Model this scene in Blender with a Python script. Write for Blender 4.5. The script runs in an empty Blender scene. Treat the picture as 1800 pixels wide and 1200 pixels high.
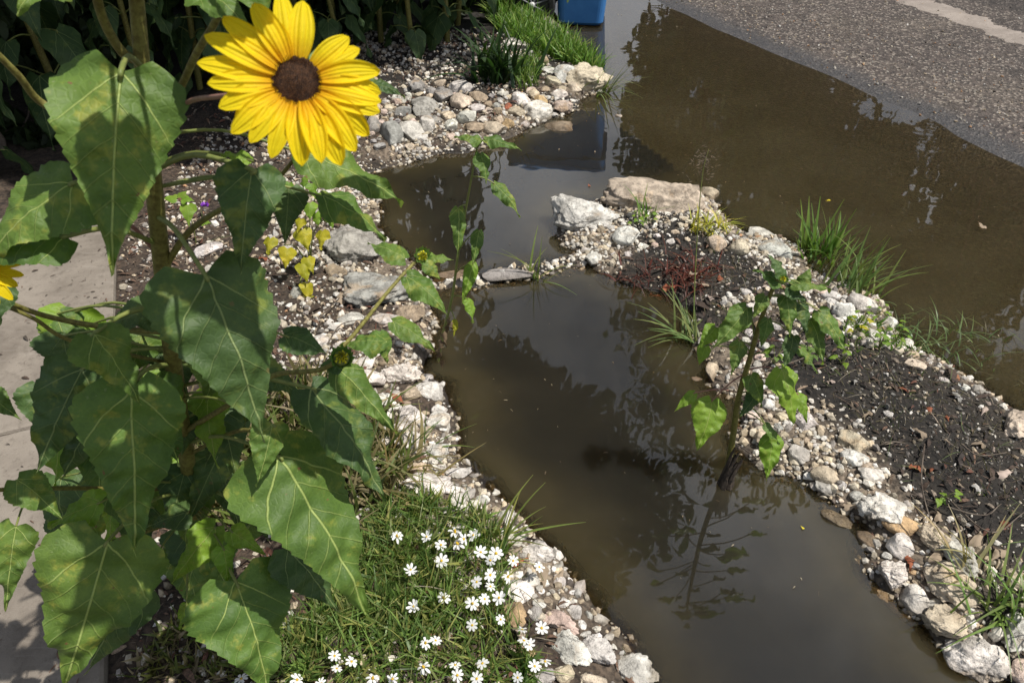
import bpy, math, random
import numpy as np
from mathutils import Vector, Matrix, noise
random.seed(7); RS = np.random.RandomState(7)
R = math.radians
sc = bpy.context.scene
COL = sc.collection

# ------------------------------------------------------------------ camera
PITCH = 39.0; CAMH = 1.6; F = 1300.0
cd = bpy.data.cameras.new('camera'); cam = bpy.data.objects.new('camera', cd); COL.objects.link(cam)
cam.location = (0, 0, CAMH); cam.rotation_euler = (R(90 - PITCH), 0, 0)
cd.sensor_width = 36; cd.lens = 26; cd.clip_start = 0.02; cd.clip_end = 500
cd.dof.use_dof = True; cd.dof.focus_distance = 1.9; cd.dof.aperture_fstop = 15
sc.camera = cam
# ------------------------------------------------------------------ sky, sun, exposure
SUN = Vector((0.42, -0.14, 0.89)).normalized()
EL = math.asin(SUN.z); AZ = math.atan2(SUN.x, SUN.y)
w = bpy.data.worlds.new('World'); sc.world = w; w.use_nodes = True
nt = w.node_tree; nt.nodes.clear()
def node(nt, t, **kw):
    n = nt.nodes.new(t)
    for k, v in kw.items(): setattr(n, k, v)
    return n
def setin(nt, n, i, v):
    if v is None: return
    if isinstance(v, bpy.types.NodeSocket): nt.links.new(v, n.inputs[i])
    else: n.inputs[i].default_value = v
def mth(nt, op, a, b=None, c=None, clamp=False):
    n = node(nt, 'ShaderNodeMath', operation=op, use_clamp=clamp)
    setin(nt, n, 0, a); setin(nt, n, 1, b); setin(nt, n, 2, c); return n.outputs[0]
def mixc(nt, f, a, b, mode='MIX'):
    n = node(nt, 'ShaderNodeMix', data_type='RGBA', blend_type=mode)
    setin(nt, n, 0, f)
    for i, v in ((6, a), (7, b)):
        if isinstance(v, (tuple, list)) and len(v) == 3: v = (*v, 1)
        setin(nt, n, i, v)
    return n.outputs[2]
def noi(nt, vec, scale, detail=4, rough=.55, dist=0.0, out=0):
    n = node(nt, 'ShaderNodeTexNoise'); setin(nt, n, 'Vector', vec)
    n.inputs['Scale'].default_value = scale; n.inputs['Detail'].default_value = detail
    n.inputs['Roughness'].default_value = rough; n.inputs['Distortion'].default_value = dist
    return n.outputs[out]
def ramp(nt, f, lo, hi):
    n = node(nt, 'ShaderNodeMapRange', clamp=True, interpolation_type='SMOOTHSTEP'); setin(nt, n, 0, f)
    n.inputs[1].default_value = lo; n.inputs[2].default_value = hi
    return n.outputs[0]
sky = node(nt, 'ShaderNodeTexSky', sky_type='NISHITA', sun_disc=False, sun_elevation=EL, sun_rotation=AZ)
sky.air_density = 1.0; sky.dust_density = 1.5
bg = node(nt, 'ShaderNodeBackground'); out = node(nt, 'ShaderNodeOutputWorld')
tc = node(nt, 'ShaderNodeTexCoord')
c1 = ramp(nt, noi(nt, tc.outputs['Generated'], 1.7, 7, .55, .3), .40, .60)
c2 = noi(nt, tc.outputs['Generated'], 3.5, 5, .6)
cloud = mixc(nt, ramp(nt, c2, .32, .7), (5.2, 5.6, 6.4), (13.5, 13.8, 14.6))
skc = mixc(nt, mth(nt, 'MULTIPLY', c1, .9), sky.outputs[0], cloud)
nt.links.new(skc, bg.inputs[0]); bg.inputs[1].default_value = 0.072
nt.links.new(bg.outputs[0], out.inputs[0])
sl = bpy.data.lights.new('sun', 'SUN'); so = bpy.data.objects.new('sun', sl); COL.objects.link(so)
sl.energy = 5.0; sl.angle = R(.5); sl.color = (1, .95, .87)
so.rotation_euler = SUN.to_track_quat('Z', 'Y').to_euler(); so.location = (3, 0, 8)
vs = sc.view_settings; vs.view_transform = 'Standard'; vs.look = 'None'; vs.exposure = 0.12; vs.gamma = 1; vs.use_curve_mapping = False
sc.cycles.max_bounces = 8; sc.cycles.transparent_max_bounces = 12; sc.cycles.use_denoising = True
sc.cycles.caustics_reflective = False; sc.cycles.caustics_refractive = False

# ------------------------------------------------------------------ picture -> place
cp, sp = math.cos(R(PITCH)), math.sin(R(PITCH))
FW = Vector((0, cp, -sp)); UP = Vector((0, sp, cp)); RT = Vector((1, 0, 0)); C0 = Vector((0, 0, CAMH))
def ray(px, py): return FW + RT * ((px - 900) / F) + UP * ((600 - py) / F)
def P(px, py, d): return C0 + ray(px, py) * d
def G(px, py, z=0.0):
    r = ray(px, py); return C0 + r * ((z - CAMH) / r.z)
def depth_of(p): return (Vector(p) - C0).dot(FW)

# ------------------------------------------------------------------ terrain
def vnoise(x, y, s, seed=0):
    rs = np.random.RandomState(seed); T = rs.rand(256, 256)
    x = np.asarray(x) * s + 37.3; y = np.asarray(y) * s + 91.7
    xi = np.floor(x).astype(int); yi = np.floor(y).astype(int); fx = x - xi; fy = y - yi
    fx = fx * fx * (3 - 2 * fx); fy = fy * fy * (3 - 2 * fy)
    g = lambda a, b: T[a % 256, b % 256]
    return (g(xi, yi) * (1 - fx) + g(xi + 1, yi) * fx) * (1 - fy) + (g(xi, yi + 1) * (1 - fx) + g(xi + 1, yi + 1) * fx) * fy
def poly_sd(X, Y, pts):                       # positive inside
    d = np.full(X.shape, 1e9); ins = np.zeros(X.shape, bool); n = len(pts)
    for i in range(n):
        ax, ay = pts[i]; bx, by = pts[(i + 1) % n]
        ex, ey = bx - ax, by - ay; L = ex * ex + ey * ey + 1e-12
        t = np.clip(((X - ax) * ex + (Y - ay) * ey) / L, 0, 1)
        d = np.minimum(d, np.hypot(X - ax - t * ex, Y - ay - t * ey))
        c = ((ay > Y) != (by > Y)) & (X < (bx - ax) * (Y - ay) / (by - ay + 1e-12) + ax)
        ins ^= c
    return np.where(ins, d, -d)
def g2(px, py): v = G(px, py); return (v.x, v.y)
BANK = [(.62, -6), (.52, .0), (.46, .45)] + [g2(*p) for p in [(1150, 1230), (1128, 1200), (1098, 1130), (1050, 1050), (995, 978), (935, 918), (870, 862), (818, 805),
    (795, 735), (780, 680), (752, 645), (765, 600), (770, 560), (745, 520), (720, 470), (690, 440), (668, 400), (655, 350), (640, 305),
    (700, 292), (760, 280), (820, 266), (880, 250), (925, 225), (965, 205), (1008, 195), (1022, 172), (1064, 158), (1050, 122), (1012, 90), (978, 65), (945, 30), (915, 0), (890, -30), (860, -75)]] + [(-6, 16), (-20, 60), (-60, 60), (-60, -40), (0, -40)]
ISL = [g2(*p) for p in [(975, 400), (1000, 360), (1100, 345), (1200, 328), (1262, 350), (1300, 400), (1390, 432), (1425, 475), (1500, 505), (1560, 545), (1600, 600),
    (1650, 640), (1740, 690), (1800, 735), (1960, 830), (2250, 1000), (2300, 1300), (1960, 1330), (1800, 1230), (1700, 1180), (1640, 1130), (1585, 1065), (1530, 1000), (1490, 925), (1435, 878),
    (1395, 850), (1330, 815), (1295, 770), (1300, 705), (1255, 668), (1215, 610), (1225, 565), (1195, 525), (1125, 503), (1065, 482), (1025, 455), (990, 428)]]
WEIR = [g2(*p) for p in [(735, 505), (850, 492), (950, 474), (1035, 455)]]
GX0, GX1, GY0, GY1, GS = -4.2, 4.4, -0.4, 9.0, 0.025
gx = np.arange(GX0, GX1, GS); gy = np.arange(GY0, GY1, GS)
def fields(X, Y):
    wob = (vnoise(X, Y, 6, 1) - .5) * .07 + (vnoise(X, Y, 17, 2) - .5) * .035
    sb = poly_sd(X, Y, BANK) + wob; si = poly_sd(X, Y, ISL) + wob
    sd = np.maximum(sb, si)
    land = .075 * (1 - np.exp(-np.maximum(sd, 0) / .13)) + .02 * np.clip(sb - .3, 0, 2)
    wat = -.24 * (1 - np.exp(-np.maximum(-sd, 0) / .22))
    h = np.where(sd > 0, land, wat)
    dw = np.full(X.shape, 1e9)
    for (a, b) in zip(WEIR[:-1], WEIR[1:]):
        ex, ey = b[0] - a[0], b[1] - a[1]; L = ex * ex + ey * ey
        t = np.clip(((X - a[0]) * ex + (Y - a[1]) * ey) / L, 0, 1)
        dw = np.minimum(dw, np.hypot(X - a[0] - t * ex, Y - a[1] - t * ey))
    h = np.maximum(h, .010 - (dw / .085) ** 2 * .05)
    n = (vnoise(X, Y, 9, 3) - .5) * .018 + (vnoise(X, Y, 30, 4) - .5) * .008
    h = h + n * np.where(np.abs(sd) < 6, 1, 0)
    return h, sb, si, dw
XX, YY = np.meshgrid(gx, gy, indexing='ij')
HF, SB, SI, DW = fields(XX, YY)
def samp(A, x, y):
    i = (np.asarray(x) - GX0) / GS; j = (np.asarray(y) - GY0) / GS
    i = np.clip(i, 0, len(gx) - 1.001); j = np.clip(j, 0, len(gy) - 1.001)
    a = i.astype(int) if hasattr(i, 'astype') else int(i); b = j.astype(int) if hasattr(j, 'astype') else int(j)
    fi = i - a; fj = j - b
    return (A[a, b] * (1 - fi) + A[a + 1, b] * fi) * (1 - fj) + (A[a, b + 1] * (1 - fi) + A[a + 1, b + 1] * fi) * fj
def TH(x, y): return float(samp(HF, x, y))
def GT(px, py, dz=0.0):                       # the terrain point seen at a pixel
    z = 0.0
    for _ in range(8):
        p = G(px, py, z); z = .5 * z + .5 * (TH(p.x, p.y) + dz)
    return G(px, py, z)

# ------------------------------------------------------------------ mesh helpers
def npmesh(name, V, Fc, mat=None, col=None, smooth=False, uv=None):
    me = bpy.data.meshes.new(name); V = np.asarray(V, np.float32); Fc = np.asarray(Fc, np.int32)
    k = Fc.shape[1]
    me.vertices.add(len(V)); me.vertices.foreach_set('co', V.ravel())
    me.loops.add(Fc.size); me.loops.foreach_set('vertex_index', Fc.ravel())
    me.polygons.add(len(Fc)); me.polygons.foreach_set('loop_start', np.arange(0, Fc.size, k, dtype=np.int32))
    me.polygons.foreach_set('use_smooth', np.full(len(Fc), smooth))
    me.update(calc_edges=True)
    if col is not None:
        c = np.ones((len(V), 4), np.float32); c[:, :3] = col
        a = me.color_attributes.new('Col', 'FLOAT_COLOR', 'POINT'); a.data.foreach_set('color', c.ravel())
    if uv is not None:
        l = me.uv_layers.new(name='UVMap'); l.data.foreach_set('uv', np.asarray(uv, np.float32)[Fc.ravel()].ravel())
    if mat: me.materials.append(mat)
    return me
MW = {}
def put(name, me, M=None, parent=None, label=None, cat=None, group=None, kind=None, color=None):
    o = bpy.data.objects.new(name, me); COL.objects.link(o)
    M = Matrix.Identity(4) if M is None else (Matrix.Translation(M) if isinstance(M, Vector) else M)
    if parent is not None:
        o.parent = parent; o.matrix_local = MW[parent.name].inverted() @ M
    else: o.matrix_world = M
    MW[o.name] = M
    if label: o['label'] = label
    if cat: o['category'] = cat
    if group: o['group'] = group
    if kind: o['kind'] = kind
    if color is not None: o.color = (*color, 1)
    return o
def grid_faces(n, m):
    i, j = np.meshgrid(np.arange(n - 1), np.arange(m - 1), indexing='ij'); a = (i * m + j).ravel()
    return np.stack([a, a + m, a + m + 1, a + 1], 1)
def tube(pts, rad, sides=7, cap=True):
    pts = [Vector(p) for p in pts]; V = []; n = len(pts)
    prev = None
    for i, p in enumerate(pts):
        t = (pts[min(i + 1, n - 1)] - pts[max(i - 1, 0)]).normalized()
        if prev is None:
            a = t.orthogonal().normalized()
        else: a = (prev - t * prev.dot(t)).normalized()
        prev = a; b = t.cross(a); r = rad[i] if hasattr(rad, '__len__') else rad
        for k in range(sides):
            th = 2 * math.pi * k / sides; V.append(p + (a * math.cos(th) + b * math.sin(th)) * r)
    Fc = []
    for i in range(n - 1):
        for k in range(sides):
            k2 = (k + 1) % sides; Fc.append((i * sides + k, i * sides + k2, (i + 1) * sides + k2, (i + 1) * sides + k))
    return V, Fc
def spline(pts, k=6):
    pts = [Vector(p) for p in pts]; o = []
    q = [pts[0] * 2 - pts[1]] + pts + [pts[-1] * 2 - pts[-2]]
    for i in range(1, len(q) - 2):
        for j in range(k):
            t = j / k
            o.append(.5 * ((2 * q[i]) + (q[i + 1] - q[i - 1]) * t + (2 * q[i - 1] - 5 * q[i] + 4 * q[i + 1] - q[i + 2]) * t * t + (3 * q[i] - q[i - 1] - 3 * q[i + 1] + q[i + 2]) * t ** 3))
    o.append(pts[-1]); return o
def pymesh(name, V, Fc, mat, smooth=True):
    me = bpy.data.meshes.new(name); me.from_pydata([tuple(v) for v in V], [], Fc)
    me.polygons.foreach_set('use_smooth', [smooth] * len(me.polygons)); me.materials.append(mat); me.update(); return me
def lerp_r(n, a, b): return [a + (b - a) * i / (n - 1) for i in range(n)]
def ico(sub):
    import bmesh
    bm = bmesh.new(); bmesh.ops.create_icosphere(bm, subdivisions=sub, radius=1)
    V = np.array([v.co[:] for v in bm.verts]); Fc = np.array([[v.index for v in f.verts] for f in bm.faces]); bm.free(); return V, Fc
def merged(name, bases, n, pos, mats, cols, mat, smooth=False, uvs=None):
    """n small pieces joined in one mesh; bases = list of (V, F)"""
    which = RS.randint(0, len(bases), n); Vs = []; Fs = []; Cs = []; off = 0
    for b, (V, Fc) in enumerate(bases):
        idx = np.where(which == b)[0]
        if not len(idx): continue
        v = np.einsum('nij,vj->nvi', mats[idx], V) + pos[idx][:, None, :]
        f = Fc[None] + (np.arange(len(idx)) * len(V))[:, None, None] + off
        Vs.append(v.reshape(-1, 3)); Fs.append(f.reshape(-1, Fc.shape[1])); Cs.append(np.repeat(cols[idx], len(V), 0)); off += len(idx) * len(V)
    return npmesh(name, np.concatenate(Vs), np.concatenate(Fs), mat, np.concatenate(Cs), smooth)
def rotmats(n, tilt=3.14):
    a = RS.rand(n) * 6.283; b = (RS.rand(n) - .5) * 2 * tilt; c = (RS.rand(n) - .5) * 2 * tilt
    def Rz(t): z = np.zeros((n, 3, 3)); z[:, 0, 0] = np.cos(t); z[:, 0, 1] = -np.sin(t); z[:, 1, 0] = np.sin(t); z[:, 1, 1] = np.cos(t); z[:, 2, 2] = 1; return z
    def Rx(t): z = np.zeros((n, 3, 3)); z[:, 1, 1] = np.cos(t); z[:, 1, 2] = -np.sin(t); z[:, 2, 1] = np.sin(t); z[:, 2, 2] = np.cos(t); z[:, 0, 0] = 1; return z
    def Ry(t): z = np.zeros((n, 3, 3)); z[:, 0, 0] = np.cos(t); z[:, 0, 2] = np.sin(t); z[:, 2, 0] = -np.sin(t); z[:, 2, 2] = np.cos(t); z[:, 1, 1] = 1; return z
    return Rz(a) @ Rx(b) @ Ry(c)

# ------------------------------------------------------------------ materials
def newmat(name):
    m = bpy.data.materials.new(name); m.use_nodes = True; nt = m.node_tree
    b = nt.nodes['Principled BSDF']; return m, nt, b
def bump(nt, b, h, strength=.3, dist=.01):
    n = node(nt, 'ShaderNodeBump'); n.inputs['Strength'].default_value = strength; n.inputs['Distance'].default_value = dist
    nt.links.new(h, n.inputs['Height']); nt.links.new(n.outputs[0], b.inputs['Normal']); return n
def objvec(nt):
    t = node(nt, 'ShaderNodeTexCoord'); oi = node(nt, 'ShaderNodeObjectInfo')
    a = node(nt, 'ShaderNodeVectorMath', operation='ADD'); s = mth(nt, 'MULTIPLY', oi.outputs['Random'], 57.0)
    nt.links.new(t.outputs['Object'], a.inputs[0]); nt.links.new(s, a.inputs[1]); return a.outputs[0], oi
def posz(nt):
    g = node(nt, 'ShaderNodeNewGeometry'); s = node(nt, 'ShaderNodeSeparateXYZ'); nt.links.new(g.outputs['Position'], s.inputs[0]); return g.outputs['Position'], s.outputs[2], s
def attr(nt, name='Col'):
    a = node(nt, 'ShaderNodeAttribute', attribute_name=name); return a

def mat_rock():
    m, nt, b = newmat('limestone'); pos, z, _ = posz(nt); v, oi = objvec(nt)
    pv = node(nt, 'ShaderNodeVectorMath', operation='ADD'); nt.links.new(pos, pv.inputs[0]); s = mth(nt, 'MULTIPLY', oi.outputs['Random'], 31.0); nt.links.new(s, pv.inputs[1]); pv = pv.outputs[0]
    base = oi.outputs['Color']
    n1 = noi(nt, pv, 22, 6, .65); n2 = noi(nt, pv, 90, 5, .7); n3 = noi(nt, pv, 9, 3, .6, .6); n4 = noi(nt, pv, 240, 3, .7)
    c = mixc(nt, ramp(nt, n1, .38, .62), (.58, .57, .555), (1.08, 1.07, 1.05)); c = mixc(nt, 1.0, base, c, 'MULTIPLY')
    c = mixc(nt, mth(nt, 'MULTIPLY', ramp(nt, n3, .58, .72), .45), c, (.46, .30, .15))          # ochre stain
    c = mixc(nt, mth(nt, 'MULTIPLY', ramp(nt, n2, .545, .66), .62), c, (.125, .112, .10))           # pits and lichen
    c = mixc(nt, mth(nt, 'MULTIPLY', ramp(nt, n4, .60, .72), .5), c, (.10, .09, .08))
    crack = mth(nt, 'MULTIPLY', ramp(nt, mth(nt, 'ABSOLUTE', mth(nt, 'SUBTRACT', noi(nt, pv, 16, 4, .6, 1.2), .5)), .012, .0), ramp(nt, n3, .46, .58))
    c = mixc(nt, mth(nt, 'MULTIPLY', crack, .45), c, (.10, .08, .065))
    wet = ramp(nt, mth(nt, 'ADD', z, mth(nt, 'MULTIPLY', n1, -.02)), .019, .001)
    c = mixc(nt, mth(nt, 'MULTIPLY', wet, .75), c, mixc(nt, 1.0, c, (.30, .25, .18), 'MULTIPLY'))
    nt.links.new(c, b.inputs['Base Color'])
    nt.links.new(mth(nt, 'SUBTRACT', .88, mth(nt, 'MULTIPLY', wet, .5)), b.inputs['Roughness'])
    h = mth(nt, 'ADD', mth(nt, 'MULTIPLY', n1, 1.2), mth(nt, 'MULTIPLY', n2, .55)); h = mth(nt, 'SUBTRACT', h, mth(nt, 'MULTIPLY', crack, .3))
    h = mth(nt, 'ADD', h, mth(nt, 'MULTIPLY', n4, .2))
    bump(nt, b, h, .9, .012); return m
def mat_vcol(name, rough=.85, mott=(.6, 1.2), scale=120, wet=True, bumpd=.003):
    m, nt, b = newmat(name); a = attr(nt); pos, z, _ = posz(nt)
    n1 = noi(nt, pos, scale, 4, .6)
    lo, hi = mott
    c = mixc(nt, 1.0, a.outputs[0], mixc(nt, ramp(nt, n1, .3, .7), (lo,) * 3, (hi,) * 3), 'MULTIPLY')
    if wet:
        wt = ramp(nt, z, .010, -.002); c = mixc(nt, wt, c, mixc(nt, 1.0, c, (.42, .36, .27), 'MULTIPLY'))
        nt.links.new(mth(nt, 'SUBTRACT', rough, mth(nt, 'MULTIPLY', wt, .45)), b.inputs['Roughness'])
    else: b.inputs['Roughness'].default_value = rough
    nt.links.new(c, b.inputs['Base Color']); bump(nt, b, n1, .5, bumpd); return m
def leafy(name, colf, transl=.3, rough=.5, bumpargs=None, tcol=(1.3, 1.5, .55), spec=.35):
    m, nt, b = newmat(name); c, h = colf(nt)
    nt.links.new(c, b.inputs['Base Color']); b.inputs['Roughness'].default_value = rough; b.inputs['Specular IOR Level'].default_value = spec
    t = node(nt, 'ShaderNodeBsdfTranslucent'); nt.links.new(mixc(nt, 1.0, c, tcol, 'MULTIPLY'), t.inputs[0])
    mx = node(nt, 'ShaderNodeMixShader'); mx.inputs[0].default_value = transl
    nt.links.new(b.outputs[0], mx.inputs[1]); nt.links.new(t.outputs[0], mx.inputs[2])
    o = nt.nodes['Material Output']; nt.links.new(mx.outputs[0], o.inputs[0])
    if h is not None:
        n = bump(nt, b, h, *(bumpargs or (.6, .004))); nt.links.new(n.outputs[0], t.inputs['Normal'])
    return m
def sun_leaf(dark, light, vein, spots=.5):
    def f(nt):
        uv = node(nt, 'ShaderNodeUVMap', uv_map='UVMap'); s = node(nt, 'ShaderNodeSeparateXYZ'); nt.links.new(uv.outputs[0], s.inputs[0])
        x = mth(nt, 'ABSOLUTE', s.outputs[0]); y = s.outputs[1]
        v, oi = objvec(nt)
        wob = mth(nt, 'MULTIPLY', mth(nt, 'SUBTRACT', noi(nt, v, 30, 3), .5), .03)
        mid = ramp(nt, x, .0085, .003)
        sv = mth(nt, 'ADD', mth(nt, 'SUBTRACT', mth(nt, 'SUBTRACT', y, mth(nt, 'MULTIPLY', x, .95)), mth(nt, 'MULTIPLY', mth(nt, 'MULTIPLY', x, x), .9)), wob)
        fr = mth(nt, 'ABSOLUTE', mth(nt, 'SUBTRACT', mth(nt, 'FRACT', mth(nt, 'ADD', mth(nt, 'DIVIDE', sv, .155), .5)), .5))
        lat = mth(nt, 'MULTIPLY', ramp(nt, fr, .055, .018), ramp(nt, x, .34, .04)); lat = mth(nt, 'MULTIPLY', lat, ramp(nt, sv, .02, .08))
        bas = mth(nt, 'MULTIPLY', ramp(nt, mth(nt, 'ABSOLUTE', mth(nt, 'SUBTRACT', sv, .004)), .0095, .004), ramp(nt, x, .36, .12))
        vm = mth(nt, 'MAXIMUM', mth(nt, 'MAXIMUM', mid, bas), mth(nt, 'MULTIPLY', lat, .38), clamp=True)
        n1 = noi(nt, v, 16, 4, .6); n2 = noi(nt, v, 42, 3, .6); n3 = noi(nt, v, 150, 2, .7)
        c = mixc(nt, ramp(nt, n1, .3, .7), dark, light)
        rnd = mixc(nt, oi.outputs['Random'], (.88, .95, .9), (1.14, 1.08, 1.0)); c = mixc(nt, 1.0, c, rnd, 'MULTIPLY')
        c = mixc(nt, mth(nt, 'MULTIPLY', mth(nt, 'MULTIPLY', ramp(nt, n2, .52, .68), ramp(nt, n1, .42, .58)), spots), c, (.24, .27, .05))
        c = mixc(nt, mth(nt, 'MULTIPLY', ramp(nt, n3, .66, .74), .35 * spots), c, (.26, .30, .16))
        c = mixc(nt, mth(nt, 'MULTIPLY', ramp(nt, noi(nt, v, 55, 2), .72, .75), .9 * spots), c, (.16, .09, .04))
        c = mixc(nt, mth(nt, 'MULTIPLY', vm, .85), c, vein)
        ret = node(nt, 'ShaderNodeTexVoronoi', feature='DISTANCE_TO_EDGE'); nt.links.new(v, ret.inputs['Vector']); ret.inputs['Scale'].default_value = 130
        cell = ramp(nt, ret.outputs[0], .0, .22)
        c = mixc(nt, mth(nt, 'MULTIPLY', mth(nt, 'SUBTRACT', 1.0, cell), .22), c, mixc(nt, 1.0, c, (1.5, 1.45, 1.3), 'MULTIPLY'))
        h = mth(nt, 'SUBTRACT', mth(nt, 'MULTIPLY', n2, .4), mth(nt, 'MULTIPLY', vm, .8)); h = mth(nt, 'ADD', h, mth(nt, 'MULTIPLY', cell, .09))
        h = mth(nt, 'SUBTRACT', h, mth(nt, 'MULTIPLY', lat, .5))
        return c, h
    return f
M = {}
M['rock'] = mat_rock()
M['gravel'] = mat_vcol('gravel_stone', .85, (.7, 1.15), 160)
M['litter'] = mat_vcol('dead_leaf_shreds', .8, (.55, 1.3), 200)
M['soil'] = mat_vcol('soil', .95, (.35, 1.5), 75, bumpd=.012)
M['leaf'] = leafy('sunflower_leaf', sun_leaf((.068, .125, .025), (.120, .195, .038), (.34, .42, .13), 1.0), .26, .55)
M['leaf_dark'] = leafy('sunflower_leaf_painted_shade', sun_leaf((.042, .080, .024), (.068, .120, .034), (.22, .28, .11), .5), .22, .55)  # darker copy of the leaf: shade on covered leaves put into the green
M['leaf_shade'] = leafy('shaded_sunflower_leaf', sun_leaf((.024, .052, .016), (.042, .080, .024), (.12, .17, .06), .2), .15, .6)  # far bank gloom painted into a still darker leaf colour
M['leaf_young'] = leafy('young_sunflower_leaf', sun_leaf((.13, .23, .025), (.19, .31, .035), (.35, .42, .12), .5), .34, .5)
M['leaf_yellow'] = leafy('yellowing_leaf', sun_leaf((.30, .30, .02), (.46, .40, .03), (.5, .48, .1), .4), .4, .5)
def vc(nt):
    a = attr(nt); pos, z, _ = posz(nt); return mixc(nt, 1.0, a.outputs[0], mixc(nt, noi(nt, pos, 60, 2), (.7,) * 3, (1.3,) * 3), 'MULTIPLY'), None
M['blades'] = leafy('grass_blade', vc, .3, .45)
M['crown'] = leafy('tree_leaf', vc, .3, .6)
def oc(nt):
    v, oi = objvec(nt); return mixc(nt, 1.0, oi.outputs['Color'], mixc(nt, noi(nt, v, 8, 3), (.65,) * 3, (1.35,) * 3), 'MULTIPLY'), None
M['blade'] = leafy('tuft_blade', oc, .3, .42)
M['dry'] = leafy('dry_leaf', oc, .15, .8, tcol=(1, .9, .7))
def petal(nt):
    uv = node(nt, 'ShaderNodeUVMap', uv_map='UVMap'); s = node(nt, 'ShaderNodeSeparateXYZ'); nt.links.new(uv.outputs[0], s.inputs[0])
    v, oi = objvec(nt)
    c = mixc(nt, ramp(nt, s.outputs[1], .42, .0), (.88, .70, .015), (.76, .42, .010))
    st = mth(nt, 'SINE', mth(nt, 'MULTIPLY', s.outputs[0], 34.0)); g = mth(nt, 'MULTIPLY', ramp(nt, st, .2, 1), mth(nt, 'MULTIPLY', ramp(nt, s.outputs[1], 1.0, .3), .45))
    c = mixc(nt, g, c, (.70, .46, .01))
    c = mixc(nt, mth(nt, 'MULTIPLY', ramp(nt, noi(nt, v, 60, 3), .5, .75), .3), c, (.80, .56, .02))
    return c, mth(nt, 'ADD', mth(nt, 'MULTIPLY', st, .5), noi(nt, v, 200, 2))
M['petal'] = leafy('yellow_petal', petal, .42, .55, (.5, .0012), tcol=(1.1, 1.0, .8), spec=.15)
def simple(name, c1, c2, scale, rough=.7, bd=.002, spec=.4, wld=False, bs=.5):
    m, nt, b = newmat(name)
    v = posz(nt)[0] if wld else objvec(nt)[0]
    n = noi(nt, v, scale, 5, .65); nt.links.new(mixc(nt, ramp(nt, n, .32, .68), c1, c2), b.inputs['Base Color'])
    b.inputs['Roughness'].default_value = rough; b.inputs['Specular IOR Level'].default_value = spec; bump(nt, b, n, bs, bd); return m
M['stem'] = simple('hairy_stem', (.10, .085, .018), (.21, .20, .05), 150, .6, .002, wld=True)
M['petiole'] = simple('petiole', (.13, .17, .04), (.20, .22, .06), 90, .55, .001, wld=True)
M['pink_stem'] = simple('reddish_petiole', (.20, .09, .07), (.28, .15, .11), 90, .55, .001, wld=True)
M['disc'] = simple('brown_disc', (.018, .008, .004), (.085, .038, .016), 500, .8, .002, wld=True)
M['floret'] = simple('disc_floret', (.07, .024, .008), (.26, .12, .03), 400, .7, .001, wld=True)
M['bud'] = simple('bud_yellow', (.55, .55, .02), (.72, .62, .02), 300, .6, .001, wld=True)
M['white_petal'] = leafy('white_petal', lambda nt: (mixc(nt, noi(nt, objvec(nt)[0], 80, 2), (.74, .75, .74), (.86, .86, .84)), None), .25, .6, tcol=(1, 1, 1))
M['daisy_eye'] = simple('daisy_eye', (.45, .28, .02), (.62, .42, .03), 900, .8, .001)
M['woody'] = simple('wet_dead_stalk', (.014, .010, .008), (.07, .052, .038), 90, .8, .006, wld=True)
M['bark'] = simple('bark', (.06, .045, .035), (.17, .14, .11), 22, .9, .02, wld=True)
M['blue'] = simple('blue_plastic', (.035, .16, .42), (.055, .21, .50), 6, .45, .001, wld=True, bs=.2)
M['black'] = simple('black_rubber', (.012, .012, .012), (.03, .03, .03), 40, .6, .001, wld=True)
M['greyplastic'] = simple('grey_plastic', (.10, .10, .11), (.19, .19, .20), 30, .5, .001, wld=True)
M['hub'] = simple('hub_metal', (.5, .5, .5), (.7, .7, .7), 40, .35, .001, wld=True)
M['purple'] = simple('purple_petal', (.16, .03, .35), (.28, .07, .5), 300, .6, .001, wld=True)

# ------------------------------------------------------------------ ground
def stretch(a, far, n=14):
    lo = a[0] - np.geomspace(.2, far, n)[::-1]; hi = a[-1] + np.geomspace(.2, far, n); return np.concatenate([lo, a, hi])
sx = stretch(gx, 55); sy = stretch(gy, 55)
X2, Y2 = np.meshgrid(sx, sy, indexing='ij')
H2, SB2, SI2, DW2 = fields(X2, Y2)
X2s = np.where((X2 > GX0) & (X2 < GX1), 0, 1)
H2 = np.where((Y2 > 9) & (SB2 < -.5), -.15, H2)
V = np.stack([X2, Y2, H2], -1).reshape(-1, 3)
n1 = vnoise(X2, Y2, 5, 11); n2 = vnoise(X2, Y2, 40, 12)
soil = np.stack([.008 + .016 * n2, .007 + .013 * n2, .006 + .010 * n2], -1)
kb = (np.clip((SB2 + .02) / .1, 0, 1) * np.clip((4.0 + n1 * .8 - Y2) / 1.1, 0, 1))[..., None]; soil = soil * (1 + kb * np.array([2.2, 1.7, 1.35]))
grit = np.stack([.09 + .16 * n2, .07 + .13 * n2, .05 + .10 * n2], -1)
mud = np.stack([.075 + .02 * n2, .052 + .015 * n2, .028 + .01 * n2], -1)
darkpoly = [g2(*p) for p in [(1080, 500), (1180, 420), (1300, 470), (1330, 520), (1240, 560), (1420, 640), (1560, 640), (1700, 700), (1850, 790), (2200, 980), (2100, 1150), (1850, 1060), (1600, 890), (1500, 760), (1400, 690), (1290, 620), (1200, 540)]]
DK2 = poly_sd(X2, Y2, darkpoly)
shore = np.clip(1 - np.abs(np.maximum(SB2, SI2) - .1) / .22, 0, 1) * np.clip((n1 - .2) * 2.2, 0, 1)
shore = np.where(DK2 > -.02, shore * .12, shore)
colr = soil * (1 - shore[..., None]) + grit * shore[..., None]
uw = np.clip(-H2 / .03, 0, 1)[..., None]; colr = colr * (1 - uw) + mud * uw
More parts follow.
